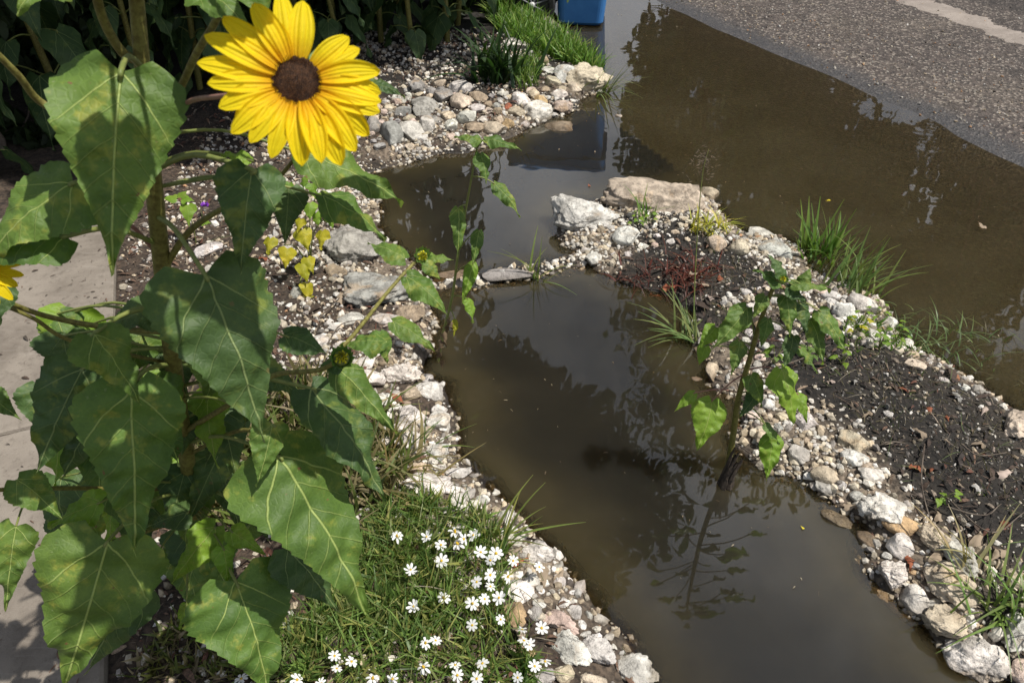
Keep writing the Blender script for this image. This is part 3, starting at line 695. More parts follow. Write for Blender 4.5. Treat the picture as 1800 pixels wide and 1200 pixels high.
# ------------------------------------------------------------------ gravel, litter
V1, F1 = ico(1)
pb = []
for s in range(6):
    rs = np.random.RandomState(s); v = V1 * (1 + (rs.rand(len(V1), 1) - .5) * .5) * np.array([1, .8, .6])
    if s < 6:
        import bmesh
        V0 = np.array([(0, 0, 1), (.894, 0, .447), (.276, .851, .447), (-.724, .526, .447), (-.724, -.526, .447), (.276, -.851, .447), (.724, .526, -.447), (-.276, .851, -.447), (-.894, 0, -.447), (-.276, -.851, -.447), (.724, -.526, -.447), (0, 0, -1)])
        F0 = np.array([(0,1,2),(0,2,3),(0,3,4),(0,4,5),(0,5,1),(1,6,2),(2,7,3),(3,8,4),(4,9,5),(5,10,1),(2,6,7),(3,7,8),(4,8,9),(5,9,10),(1,10,6),(6,11,7),(7,11,8),(8,11,9),(9,11,10),(10,11,6)])
        pb.append((V0 * (1 + (rs.rand(12, 1) - .5) * .55) * np.array([1, .8, .62]), F0))
def cand(n, xr, yr, fn):
    x = RS.uniform(*xr, n); y = RS.uniform(*yr, n); pr = fn(x, y); k = RS.rand(n) < pr; return x[k], y[k]
def dkf(x, y): return poly_sd(x, y, darkpoly)
def gfn(x, y):
    sb = samp(SB, x, y); si = samp(SI, x, y); dw = samp(DW, x, y); nn = vnoise(x, y, 5, 41); dk = dkf(x, y)
    p = np.exp(-np.maximum(sb - .02, 0) / np.where(y < 3.3, .42, .25)) * (sb > -.07) * np.clip(nn * 2 - .2, .25, 1) + (np.where(dk > 0, .36, np.where(dk > -.06, .45, .72))) * (si > -.06)
    p = np.maximum(p, (dw < .07) * .55); p = np.maximum(p, .2 * (sb > 0))
    p = np.where((sb < -.01) & (si < -.01) & (dw > .07), p * .35, p)
    return np.clip(p * (.45 + nn), 0, 1) * (((x - e0[0]) * en[0] + (y - e0[1]) * en[1]) < -.01)
x, y = cand(150000, (-1.5, 2.2), (.5, 5.2), gfn)
n = len(x); print('gravel', n)
dpt = y * cp + (CAMH) * sp
r = RS.gamma(3.2, .0019, n) * (.75 + dpt * .16); r = np.clip(r, .0028, .019); r = np.where(dkf(x, y) > 0, r * .55, r)
z = samp(HF, x, y) + r * .28
m3 = rotmats(n, .9) * r[:, None, None]
pal = np.array([(.60, .56, .49), (.50, .44, .34), (.38, .31, .22), (.30, .27, .24), (.54, .44, .31), (.64, .61, .56), (.42, .24, .13), (.15, .12, .10)])
ci = RS.choice(8, n, p=[.27, .2, .12, .1, .1, .15, .01, .05]); cols = pal[ci] * RS.uniform(.55, 1.2, (n, 1))
dk = dkf(x, y); cols = np.where((dk > .0)[:, None] & (RS.rand(n, 1) < .72), cols * .30, cols)
put('gravel', merged('gravel', pb, n, np.stack([x, y, z], 1), m3, cols, M['gravel']), kind='stuff', label='fine cream limestone gravel along the shores')
dd_ = RS.gamma(1.6, .55, 5200); ss_ = RS.uniform(-1.5, 5.2, 5200); k = dd_ < 3.4; dd_ = dd_[k] + .03; ss_ = ss_[k]; n = len(dd_)
x = A[0] + dr[0] * ss_ + nr[0] * dd_; y = A[1] + dr[1] * ss_ + nr[1] * dd_; r = RS.gamma(2, .0018, n).clip(.0015, .011)
put('road_grit', merged('road_grit', pb, n, np.stack([x, y, road_z(dd_, x, y) + r * .3], 1), rotmats(n, .9) * r[:, None, None], pal[RS.randint(0, 8, n)] * RS.uniform(.4, 1.0, (n, 1)), M['gravel']), kind='stuff', label='loose grit and specks lying on the asphalt')
# litter shreds
def strip(bend, wd=.16, seg=3):
    V = []; Fc = []
    for i in range(seg + 1):
        t = i / seg - .5; ww = wd * (1 - (2 * t) ** 2 * .7); V += [(t * 2, -ww, bend * (1 - 4 * t * t)), (t * 2, ww, bend * (1 - 4 * t * t) + wd * .3)]
    for i in range(seg): a = 2 * i; Fc.append((a, a + 2, a + 3, a + 1))
    return np.array(V), np.array(Fc)
lb = [strip(.15), strip(.5, .3), strip(.05, .07), strip(.3, .36), strip(.2, .045), strip(.4, .03), strip(.1, .02)]
def lfn(x, y):
    sb = samp(SB, x, y); si = samp(SI, x, y); nn = vnoise(x, y, 4, 43); dk = dkf(x, y)
    return np.clip(((sb > .02) * np.clip(sb / .25, .25, 1) + (si > .0) * np.where(dk > -.05, 1.0, .18)) * (.3 + nn), 0, 1) * (((x - e0[0]) * en[0] + (y - e0[1]) * en[1]) < -.01)
x, y = cand(95000, (-1.7, 2.4), (.5, 5.2), lfn); n = len(x); print('litter', n)
z = samp(HF, x, y) + RS.uniform(.001, .009, n); L = RS.gamma(2.2, .0036, n).clip(.0025, .04)
pal = np.array([(.055, .035, .024), (.13, .075, .048), (.20, .145, .10), (.028, .02, .016), (.26, .21, .16), (.11, .045, .028)])
dk = dkf(x, y); ci = np.where(dk > -.04, RS.choice(6, n, p=[.3, .10, .08, .42, .06, .04]), RS.choice(6, n, p=[.16, .28, .18, .06, .14, .18]))
put('leaf_litter', merged('leaf_litter', lb, n, np.stack([x, y, z], 1), rotmats(n, .45) * L[:, None, None], pal[ci] * RS.uniform(.7, 1.2, (n, 1)), M['litter']), kind='stuff', label='dark mulch and shredded dead leaves on the soil')

aa = RS.uniform(-2.2, 2.1, 1500); bb = np.abs(RS.normal(0, .22, 1500)); bb = np.where(RS.rand(1500) < .3, RS.uniform(0, 1.4, 1500), bb) + .02; x = e0[0] + ed[0] * aa + en[0] * bb; y = e0[1] + ed[1] * aa + en[1] * bb; n = len(x); L = RS.gamma(2, .0028, n).clip(.002, .025); palp = np.array([(.055, .035, .024), (.13, .075, .048), (.05, .04, .03), (.10, .08, .06)])
put('path_litter', merged('path_litter', lb, n, np.stack([x, y, x * 0 + .107], 1), rotmats(n, .12) * L[:, None, None], palp[RS.randint(0, 4, n)], M['litter']), kind='stuff', label='crumbs of soil and leaf bits spilled on the footpath')
x, y = cand(9000, (-1.3, 2.4), (.6, 4.0), lambda x, y: lfn(x, y) * .5); n = len(x)
z = samp(HF, x, y) + RS.uniform(.004, .02, n); L = RS.gamma(3, .009, n).clip(.01, .07)
sb2 = [strip(.2, .018, 5), strip(.5, .014, 5), strip(-.3, .02, 5)]; pal = np.array([(.20, .16, .11), (.30, .26, .19), (.09, .06, .04), (.13, .12, .05), (.10, .15, .04)])
put('dry_straw', merged('dry_straw', sb2, n, np.stack([x, y, z], 1), rotmats(n, .35) * L[:, None, None], pal[RS.randint(0, 5, n)] * RS.uniform(.5, 1.1, (n, 1)), M['litter']), kind='stuff', label='matted dry stems and rootlets over the soil')
# ------------------------------------------------------------------ grass masses
def bladebase(bend, wd, seg=4):
    V = []; Fc = []
    for i in range(seg + 1):
        t = i / seg; ww = wd * (1 - t ** 1.6) + .002; x = bend * t * t; zz = t * (1 - .35 * abs(bend) * t)
        V += [(x, -ww, zz), (x + .2 * ww, ww, zz)]
    for i in range(seg): a = 2 * i; Fc.append((a, a + 1, a + 3, a + 2))
    return np.array(V), np.array(Fc)
BB = [bladebase(b, w) for b, w in ((.25, .03), (.6, .035), (.9, .03), (.45, .05))]
def grassmass(name, poly, n, hmin, hmax, pal, label, tilt=.5, bases=None, wmul=1.0, clump=None, zoff=0):
    wp = [g2(*p) for p in poly]; xs = [p[0] for p in wp]; ys = [p[1] for p in wp]
    x = RS.uniform(min(xs), max(xs), n * 3); y = RS.uniform(min(ys), max(ys), n * 3)
    k = poly_sd(x, y, wp) > 0; 
    if clump: k &= vnoise(x, y, clump, 77) > .42
    k &= samp(HF, x, y) > -.012
    x = x[k][:n]; y = y[k][:n]; m = len(x); h = RS.uniform(hmin, hmax, m); MM = rotmats(m, tilt) * h[:, None, None]; MM[:, :, 1] *= wmul
    pal = np.array(pal); cols = pal[RS.randint(0, len(pal), m)] * RS.uniform(.7, 1.25, (m, 1))
    return put(name, merged(name, bases or BB, m, np.stack([x, y, samp(HF, x, y) - .003 + zoff], 1), MM, cols, M['blades'], True), kind='stuff', label=label)
GR = [(.10, .20, .03), (.14, .26, .04), (.07, .14, .025), (.20, .27, .06)]
grassmass('grass', [(850, -40), (880, -20), (915, 28), (985, 80), (1062, 128), (1048, 140), (985, 128), (945, 115), (905, 100), (870, 70), (850, 30)], 6500, .06, .17, GR, 'bright green lawn grass spilling over the kerb')
grassmass('grass', [(900, 130), (950, 120), (955, 150), (920, 170), (880, 165)], 500, .04, .11, GR, 'short green grass between the far bank rocks')
grassmass('grass', [(340, 780), (560, 700), (640, 760), (720, 800), (760, 850), (700, 900), (640, 960), (520, 960), (380, 960)], 900, .08, .2, [(.09, .12, .03), (.20, .17, .08), (.13, .17, .04), (.28, .23, .13)], 'thin straw and green grass under the sunflower', .6)
DG = [(.12, .20, .045), (.17, .26, .06), (.08, .14, .035), (.26, .27, .08), (.19, .22, .08)]
dpoly = [(470, 1230), (500, 1160), (560, 1090), (600, 1040), (640, 960), (690, 905), (780, 905), (850, 930), (885, 985), (890, 1050), (895, 1120), (930, 1180), (930, 1240)]
DB = [bladebase(b, w, 3) for b, w in ((.3, .09), (.7, .11), (.1, .08))]
grassmass('ground_cover', dpoly, 7500, .022, .06, DG, 'fine green daisy foliage carpeting the bottom bank', 1.15, DB, 1.15, clump=9)
grassmass('ground_cover', dpoly, 2600, .05, .11, DG, 'longer wiry green stems among the daisies', 1.0, BB, .8)
grassmass('ground_cover', [(240, 1230), (330, 1120), (420, 1150), (500, 1180), (480, 1230)], 420, .025, .055, [(.2, .2, .06), (.12, .15, .04), (.25, .2, .12)], 'sparse wiry stems at the bottom left', 1.0, DB)
grassmass('grass', [(1200, 450), (1330, 470), (1420, 600), (1620, 660), (1800, 760), (1800, 980), (1600, 860), (1420, 700), (1240, 590)], 1100, .02, .07, [(.16, .14, .08), (.09, .12, .04), (.05, .04, .03), (.20, .17, .11)], 'sparse wispy dead and green stems over the island soil', 1.2, BB, .5)
grassmass('ground_cover', [(1470, 600), (1560, 560), (1620, 600), (1600, 650), (1540, 640), (1480, 650)], 260, .02, .05, GR, 'tiny seedlings on the island soil', 1.0, DB)

# ------------------------------------------------------------------ plant builders
def leaf_mesh(L, W, seed, fold=.18, arch=.16, wave=.03, serr=.085, rows=66, cols=13, narrow=0.0, teeth=15):
    rnd = random.Random(seed); ph = [rnd.uniform(0, 6.28) for _ in range(6)]
    t = np.linspace(0, 1, rows); v = np.linspace(-1, 1, cols)
    wt = (1 - np.exp(-(t + .03) / (.10 + narrow * .25))) * (1 - t) ** (1.28 - narrow * .2); wt = wt / wt.max() * W / 2
    T, Vv = np.meshgrid(t, v, indexing='ij'); WT = wt[:, None] * np.ones_like(Vv)
    saw = 1 - ((T * teeth) % 1.0); WT = WT * (1 + serr * (saw - .5) * (np.abs(Vv) > .99) * np.where(T < .9, 1, .4))
    WT = WT * (1 + .05 * np.sin(T * 9 + ph[0] + Vv * 1.5) * np.abs(Vv))
    x = Vv * WT; back = (1 - T) ** 3.2 * np.abs(Vv) ** 1.3 * W * .13
    y = T * L - back
    z = -fold * np.abs(x) ** 1.15 * (W / 2) ** -.15 + arch * L * (4 * T * (1 - T) * .5 - T * T * .55)
    z = z + wave * L * (np.sin(T * 11 + ph[1] + 1.6 * np.sign(Vv)) * np.abs(Vv) ** 2 + .5 * np.sin(T * 23 + ph[2]) * np.abs(Vv) ** 3 * np.sign(Vv))
    nz = vnoise(x / L * 7 + seed * 3.1, y / L * 7, 1, 51) + .5 * vnoise(x / L * 17 + seed, y / L * 17, 1, 52) - .75
    z = z + .06 * L * nz + .042 * L * np.sin(T * 17 + ph[3] + 2 * np.sign(Vv)) * np.abs(Vv) ** 3
    z = z + .011 * L * np.sin((T * 6.5 - np.abs(Vv) * .9) * 6.283) * np.sin(np.abs(Vv) * 3.0)
    x = x + .05 * L * rnd.uniform(-1, 1) * T * T
    uv = np.stack([Vv * wt[:, None] / L, T - back / L], -1).reshape(-1, 2)
    return np.stack([x, y, z], -1).reshape(-1, 3), grid_faces(rows, cols), uv
def add_leaf(parent, B, T, wm, nrm, mat, seed, attach=None, petmat='petiole', pr=.0022, label=None, **kw):
    ax = (T - B); L = ax.length; ax.normalize(); n = Vector(nrm); n = (n - ax * n.dot(ax)).normalized(); xx = ax.cross(n)
    Mx = Matrix.Translation(B) @ Matrix((xx, ax, n)).transposed().to_4x4()
    V, Fc, uv = leaf_mesh(L * 1.0, wm * (.91 if wm > .04 else 1.05), seed, **kw)
    o = put('leaf', npmesh('leaf', V, Fc, M[mat], None, True, uv), Mx, parent, label)
    if attach is not None:
        a = Vector(attach); mid = (a + B) / 2 + Vector((0, 0, .10 * (a - B).length)); pts = spline([a, mid, B, B + ax * L * .04 - n * .001], 4)
        pts = [Mx.inverted() @ p for p in pts]
        Vt, Ft = tube(pts, lerp_r(len(pts), pr * 1.3, pr * .8), 6)
        put('petiole', pymesh('petiole', Vt, Ft, M[petmat]), Mx, o)
    return o
def toview(p, up=.55, sx=0.0, jit=.2):
    v = (C0 - p).normalized(); return (v * .55 + Vector((sx + .08, 0, up + .12)) + Vector((random.uniform(-jit, jit), random.uniform(-jit, jit), 0))).normalized()
def bud(parent, p, r, nrm):
    nrm = Vector(nrm).normalized(); q = nrm.to_track_quat('Z', 'Y').to_matrix().to_4x4(); Mx = Matrix.Translation(p) @ q
    V, Fc = ico(2); V = V * np.array([r * .8, r * .8, r * .6]); b = put('flower_bud', npmesh('flower_bud', V, Fc, M['petiole'], None, True), Mx, parent)
    Vs, Fs, o = [], [], 0
    for k in range(26):
        a = k * 2.4; rr = r * (.12 + .62 * (k / 26)); th = Vector((math.cos(a), math.sin(a), 0)); tip = th * (rr * .55) + Vector((0, 0, r * (1.15 - .5 * k / 26))); ba = th * rr + Vector((0, 0, r * .4)); s = th.cross(Vector((0, 0, 1))) * r * .13
        Vs += [ba - s, ba + s, (ba + tip) / 2 + s * .9 + th * r * .12, tip, (ba + tip) / 2 - s * .9 + th * r * .12]; Fs.append((o, o + 1, o + 2, o + 3, o + 4)); o += 5
    put('young_petals', pymesh('young_petals', Vs, Fs, M['bud']), Mx, b)
    Vs, Fs, o = [], [], 0
    for k in range(16):
        a = k * 6.283 / 8 + (.39 if k > 7 else 0); th = Vector((math.cos(a), math.sin(a), 0)); s = th.cross(Vector((0, 0, 1))) * r * .26; ba = th * r * .55 - Vector((0, 0, r * .3))
        Vs += [ba - s, ba + s, th * r * .98 + s * .8 + Vector((0, 0, r * .3)), th * r * (1.05 + .2 * (k > 7)) + Vector((0, 0, r * (1.0 - .3 * (k > 7)))), th * r * .98 - s * .8 + Vector((0, 0, r * .3))]; Fs.append((o, o + 1, o + 2, o + 3, o + 4)); o += 5
    put('bracts', pymesh('bracts', Vs, Fs, M['leaf_flat']), Mx, b); return b
M['leaf_flat'] = leafy('bract_green', lambda nt: (mixc(nt, noi(nt, posz(nt)[0], 200, 2), (.08, .16, .03), (.13, .23, .05)), None), .25, .55)
def flower(parent, c, nrm, rdisc, petals, upv=Vector((0, 0, 1))):
    """petals: list of (angle deg in the face plane counted from the right, length)"""
    n = Vector(nrm).normalized(); x = upv.cross(n).normalized(); y = n.cross(x); Mx = Matrix.Translation(c) @ Matrix((x, y, n)).transposed().to_4x4()
    V = []; Fc = []; rn, sn_ = 12, 36
    for i in range(rn + 1):
        r = rdisc * 1.03 * i / rn; zz = rdisc * (.16 + .12 * math.cos(i / rn * 3.1)) * (1 if i < rn else .2)
        for k in range(sn_): a = 6.283 * k / sn_; V.append((r * math.cos(a), r * math.sin(a), zz))
    for i in range(rn):
        for k in range(sn_): k2 = (k + 1) % sn_; Fc.append((i * sn_ + k, (i + 1) * sn_ + k, (i + 1) * sn_ + k2, i * sn_ + k2))
    f = put('flower_head', pymesh('flower_head', V, Fc, M['disc']), Mx, parent)
    Vs, Fs, o = [], [], 0
    for k in range(420):
        a = k * 2.39996; r = rdisc * math.sqrt((k + .5) / 420); t = r / rdisc; h = rdisc * (.10 + .05 * random.random() + (.10 if t > .72 else 0)); z0 = rdisc * (.16 + .12 * math.cos(t * 3.1)); s = rdisc * .034
        cx, cy = r * math.cos(a), r * math.sin(a); ox, oy = .25 * s * math.cos(a), .25 * s * math.sin(a)
        Vs += [(cx - s, cy, z0), (cx + s * .5, cy - s * .8, z0), (cx + s * .5, cy + s * .8, z0), (cx + ox + random.uniform(-s, s) * .5, cy + oy, z0 + h)]
        Fs += [(o, o + 1, o + 3), (o + 1, o + 2, o + 3), (o + 2, o, o + 3)]; o += 4
    put('disc_florets', pymesh('disc_florets', Vs, Fs, M['floret'], False), Mx, f)
    for i, (ang, ln) in enumerate(petals):
        rnd = random.Random(i * 13 + int(ln * 1e5)); rows, cols = 14, 9; t = np.linspace(0, 1, rows); v = np.linspace(-1, 1, cols); T, Vv = np.meshgrid(t, v, indexing='ij')
        LL = ln - rdisc * .85; wd = LL * rnd.uniform(.165, .21)
        wt = (np.sin(np.clip(T * .88 + .09, 0, 1) * math.pi) ** .6); wt = np.where(T > .97, wt * .35, wt)
        px_ = rdisc * .85 + T * LL; py_ = Vv * wd * wt; bend = rnd.uniform(-.16, .10)
        pz = rdisc * .05 + LL * (.10 * np.sin(T * 3.1) + bend * T * T * .6) + .12 * wd * np.cos(Vv * 6.5) * wt + wd * .35 * (Vv ** 2) * rnd.uniform(-.4, 1) + rnd.uniform(-.0015, .0015) - (i % 2) * .0012
        tw = rnd.uniform(-.35, .35); pz = pz + Vv * wd * wt * np.sin(tw * T); a = R(ang + rnd.uniform(-2, 2)); py_ = py_ + rnd.uniform(-.06, .06) * LL * T * T
        X_ = px_ * math.cos(a) - py_ * math.sin(a); Y_ = px_ * math.sin(a) + py_ * math.cos(a)
        uv = np.stack([Vv * .5 * 1.0, T], -1).reshape(-1, 2)
        put('petal', npmesh('petal', np.stack([X_, Y_, pz], -1).reshape(-1, 3), grid_faces(rows, cols), M['petal'], None, True, uv), Mx, f)
    Vs, Fs, o = [], [], 0
    for k in range(22):
        a = k * 6.283 / 22; th = Vector((math.cos(a), math.sin(a), 0)); s = th.cross(Vector((0, 0, 1))) * rdisc * .2; 
        Vs += [th * rdisc * .5 - s + Vector((0, 0, -.003)), th * rdisc * .5 + s + Vector((0, 0, -.003)), th * rdisc * 1.2 + s * .7 + Vector((0, 0, -.005)), th * rdisc * 1.9 + Vector((0, 0, -.008)), th * rdisc * 1.2 - s * .7 + Vector((0, 0, -.005))]; Fs.append((o, o + 1, o + 2, o + 3, o + 4)); o += 5
    put('bracts', pymesh('bracts', Vs, Fs, M['leaf_flat']), Mx, f)
    return f

# ------------------------------------------------------------------ the big sunflower
YS = [-220, 0, 180, 320, 450, 600, 740, 880, 1010]; XS = [222, 240, 256, 270, 283, 300, 318, 340, 356]; DS = [.62, .70, .76, .83, .91, 1.02, 1.18, 1.40, 1.70]
def stem_at(py, dx=0): return P(float(np.interp(py, YS, XS)) + dx, py, float(np.interp(py, YS, DS)))
base = GT(356, 1010)
big = put('sunflower_plant', None, Matrix.Translation(base), label='tall yellow sunflower with big serrated leaves in the left foreground', cat='sunflower')
pts = spline([stem_at(v) for v in YS[:-1]] + [base - Vector((0, 0, .02))], 6)
Vt, Ft = tube(pts, lerp_r(len(pts), .0058, .0150), 12); put('stem', pymesh('stem', Vt, Ft, M['stem']), parent=big)
# stem hairs
hv, hf, o = [], [], 0
for i in range(1500):
    k = random.uniform(0, len(pts) * .8); a = int(k); t = k - a; c = pts[a].lerp(pts[a + 1], t); r = .0058 + (.0092) * k / (len(pts) - 1)
    d = (Vector((random.gauss(0, 1), random.gauss(0, 1), random.gauss(0, .4)))).normalized(); s = Vector((0, 0, .00018)); b0 = c + d * r * .9; hv += [b0 - s, b0 + s, b0 + d * random.uniform(.0012, .0026)]; hf.append((o, o + 1, o + 2)); o += 3
put('stem_hairs', pymesh('stem_hairs', hv, hf, M['petiole']), parent=big, kind='stuff')
def branch(pl, r0, r1, mat='stem', name='branch', parent=None):
    pp = spline(pl, 6); Vt, Ft = tube(pp, lerp_r(len(pp), r0, r1), 9); return put(name, pymesh(name, Vt, Ft, M[mat]), parent=parent or big)
# (base px,py) (tip px,py) width px, base depth, tip depth change, attach py, material, up-bias, side-bias
LV = [
 (213,124,180,484,246,.635,.02,120,'leaf',.55,.2,dict(fold=.22,arch=.10)),
 (130,322,-50,475,165,.72,-.02,330,'leaf',.7,.0,dict(fold=.25)),
 (117,415,-90,468,120,.74,-.04,430,'leaf',.6,.0,dict(fold=.2)),
 (442,298,425,485,132,.73,.02,300,'leaf_dark',.35,.0,dict(fold=.3)),
 (528,268,712,352,98,.80,.03,240,'leaf',.8,.1,dict(narrow=.5,fold=.3)),
 (566,345,682,417,78,.86,.02,330,'leaf',.9,.2,dict(narrow=.4,fold=.3)),
 (360,482,470,782,258,.755,.06,380,'leaf_dark',.4,.0,dict(fold=.2,arch=.12)),
 (500,590,578,618,66,.88,.0,560,'leaf_dark',.8,.0,dict(narrow=.4)),
 (164,588,250,712,118,.86,.02,540,'leaf',.6,.2,dict(fold=.12)),
 (146,648,60,842,150,.96,.0,610,'leaf_dark',.5,.1,dict(fold=.25,wave=.035)),
 (200,682,108,848,150,1.00,.0,640,'leaf_dark',.5,.1,dict(wave=.03)),
 (270,545,180,576,84,.99,-.04,540,'leaf_dark',.9,.0,dict(narrow=.2)),
 (228,682,236,985,196,.93,.05,640,'leaf',.5,.25,dict(fold=.18)),
 (262,672,312,825,120,1.04,.03,650,'leaf',.5,.3,dict(fold=.2)),
 (30,842,112,908,80,1.05,.0,None,'leaf',.9,.1,dict(narrow=.2)),
 (28,925,6,1078,78,1.04,.02,None,'leaf',.5,.2,dict(fold=.3)),
 (178,882,78,928,72,1.12,.0,850,'leaf_young',.9,.0,dict(wave=.04)),
 (190,950,112,1225,232,1.10,.05,860,'leaf',.6,.2,dict(fold=.16)),
 (245,1040,140,1190,100,1.22,.02,900,'leaf_dark',.4,.0,dict(wave=.03)),
 (415,1022,484,1225,212,1.18,.04,900,'leaf',.6,.2,dict(fold=.14,arch=.14)),
 (487,800,664,1090,226,1.05,.06,780,'leaf',.6,.2,dict(fold=.16,arch=.12)),
 (505,962,598,1080,112,1.22,.03,840,'leaf_dark',.6,.1,dict(wave=.03)),
 (545,682,692,885,122,1.04,.05,680,'leaf_dark',.5,.3,dict(narrow=.2,fold=.25)),
 (478,745,452,858,76,1.00,.0,700,'leaf',.3,.4,dict(fold=.4,wave=.05)),
 (378,925,302,1030,74,1.24,.0,900,'leaf_young',.5,.0,dict(narrow=.3,wave=.05,fold=.4)),
 (392,962,402,1034,46,1.20,.0,900,'leaf_young',.5,.3,dict(fold=.5,wave=.05)),
 (405,932,468,976,46,1.22,.0,890,'leaf_young',.9,.0,dict(wave=.05)),
 (328,1060,314,1112,20,1.3,.0,940,'leaf_young',.5,.0,dict(wave=.05)),
 (-30,690,34,738,60,1.0,.0,None,'leaf',.9,.0,dict()),
 (352,-22,446,58,84,.60,.0,-60,'leaf',.6,.1,dict()),
 (440,282,382,268,30,.78,.0,290,'leaf_young',.9,.0,dict(narrow=.3)),
 (640,145,712,167,32,.80,.0,None,'leaf_dark',.9,.0,dict(narrow=.3)),
 (508,330,502,432,72,.86,.0,330,'leaf_dark',.3,.0,dict()),
 (0,500,-30,610,70,.85,.0,None,'leaf_dark',.5,.0,dict()),
 (430,640,540,700,90,1.08,.02,640,'leaf_dark',.7,.0,dict(wave=.03)),
 (330,900,250,930,60,1.25,.0,880,'leaf_dark',.8,.0,dict(wave=.03)),
 # above the frame: the rest of the top, whose shade falls on the leaves in view
 (340,-60,470,-160,200,.62,-.05,-30,'leaf',.9,.0,dict()),
 (300,-140,420,-300,190,.60,-.05,-110,'leaf',.9,.0,dict()),
 (130,-70,30,20,170,.60,-.03,-60,'leaf',.9,.0,dict()),
 (420,-30,560,-90,150,.66,.02,-10,'leaf',.9,.0,dict()),
]
for i, (b_, t_, w_) in enumerate([((-.16,.60,1.57),(-.05,.53,1.53),.12), ((-.12,.50,1.62),(-.20,.42,1.58),.11), ((-.36,.60,1.66),(-.44,.52,1.60),.12), ((-.22,.57,1.60),(-.20,.50,1.56),.07), ((-.05,.66,1.52),(.05,.60,1.46),.12)]):  # unseen leaves added above the frame to cast shade on those below
    add_leaf(big, Vector(b_), Vector(t_), w_, (.2, -.3, 1), 'leaf', 800 + i, P(222, -220, .62), 'petiole', .002)
for i, (bx, by, tx, ty, wp, bd, dd, at_, mt, upb, sb_, kw) in enumerate(LV):
    B_ = P(bx, by, bd); T_ = P(tx, ty, bd + dd); rz = random.Random(i)
    nrm = toview(B_, upb, sb_, .12)
    att = stem_at(at_) if at_ is not None else None
    add_leaf(big, B_, T_, wp * bd / F, nrm, mt, 50 + i, att, 'petiole', .0026 if wp > 100 else .0017, teeth=16 if wp > 150 else 12, **kw)
rl = random.Random(5)
for i in range(50):
    py = rl.uniform(520, 990); a = stem_at(py); d = depth_of(a); sx_ = float(np.interp(py, YS, XS)); bx = sx_ + rl.uniform(-250, 170); dl = d + rl.uniform(-.02, .12); B_ = P(bx, py + rl.uniform(-20, 20), dl)
    T_ = P(bx + rl.uniform(-60, 60), py + rl.uniform(70, 130), dl); w_ = rl.uniform(60, 130) * dl / F
    add_leaf(big, B_, T_, w_, toview(B_, .5, rl.uniform(-.3, .4), .3), rl.choice(['leaf', 'leaf_dark', 'leaf_dark', 'leaf', 'leaf_young']), 950 + i, a, 'petiole', .0018, wave=.04)
# branches
branch([stem_at(110), P(215, 92, .72), P(180, 30, .69), P(160, -60, .64), P(150, -140, .6)], .0048, .004)
branch([P(-30, 70, .70), P(30, 130, .74), P(80, 185, .78), P(200, 230, .80), stem_at(300)], .0032, .0048)
branch([stem_at(210), P(310, 165, .71), P(345, 95, .67), P(385, 25, .62), P(400, -40, .6)], .0038, .003)
branch([stem_at(470, 4), P(330, 410, .88), P(385, 370, .86), P(470, 330, .84), P(528, 268, .80)], .0045, .002)
branch([stem_at(585), P(180, 574, .98), P(80, 555, .93), P(0, 525, .86), P(-40, 500, .80)], .0040, .0028)
branch([stem_at(640), P(130, 600, .95), P(60, 560, .9), P(-10, 530, .86)], .003, .0022)
branch([stem_at(860), P(200, 858, 1.25), P(80, 858, 1.1), P(-40, 862, 1.02)], .0040, .003)
branch([P(60, 858, 1.09), P(40, 890, 1.07), P(28, 925, 1.04)], .0016, .0014, 'petiole', 'petiole')
branch([stem_at(260, 2), P(285, 215, .74), P(330, 180, .66), P(385, 170, .56), P(500, 160, .487)], .0026, .0019, 'pink_stem')
branch([stem_at(460), P(262, 430, .9), P(232, 398, .88), P(190, 380, .86)], .0028, .0022, 'pink_stem')
branch([stem_at(760), P(420, 700, 1.06), P(480, 660, 1.0), P(560, 650, .96), P(598, 630, .93)], .0045, .0028)
branch([stem_at(800), P(430, 755, 1.12), P(490, 800, 1.05)], .0035, .0028)
branch([P(560, 652, .97), P(620, 590, 1.02), P(680, 515, 1.1), P(722, 468, 1.14), P(738, 455, 1.15)], .003, .0026)
branch([stem_at(900), P(320, 910, 1.33), P(270, 930, 1.28), P(200, 950, 1.12)], .003, .0026)
# flower head
FC = P(522, 143, .475); view = (C0 - FC).normalized(); fn_ = (view * .92 + Vector((.10, 0, .34))).normalized()
tips = [(478,12),(523,-8),(570,12),(428,25),(392,52),(370,98),(380,128),(388,168),(396,212),(424,236),(446,262),(494,284),(532,286),(566,293),(597,272),(622,250),(648,216),(660,183),(666,140),(642,98),(624,75),(652,205),(505,30),(410,190),(580,225),(450,60)]
pet = [(math.degrees(math.atan2(143 - ty, tx - 522)), math.hypot(tx - 522, ty - 143) * .475 / F * 1.03) for tx, ty in tips]
flower(big, FC, fn_, 41 * .475 / F * 1.05, pet)
FC2 = P(-52, 470, .72); flower(big, FC2, (C0 - FC2).normalized() + Vector((.2, 0, .3)), .016, [(a, .042 + .002 * (i % 3)) for i, a in enumerate(range(0, 360, 17))])
FC3 = P(150, -190, .58); flower(big, FC3, Vector((.3, -.5, .8)), .017, [(a, .055) for a in range(0, 360, 18)])
bud(big, P(600, 630, .92), .0135, (C0 - P(600, 630, .92)).normalized() + Vector((.2, 0, .5)))
bud(big, P(741, 451, 1.15), .0125, (C0 - P(741, 451, 1.15)).normalized() + Vector((.5, 0, .4)))
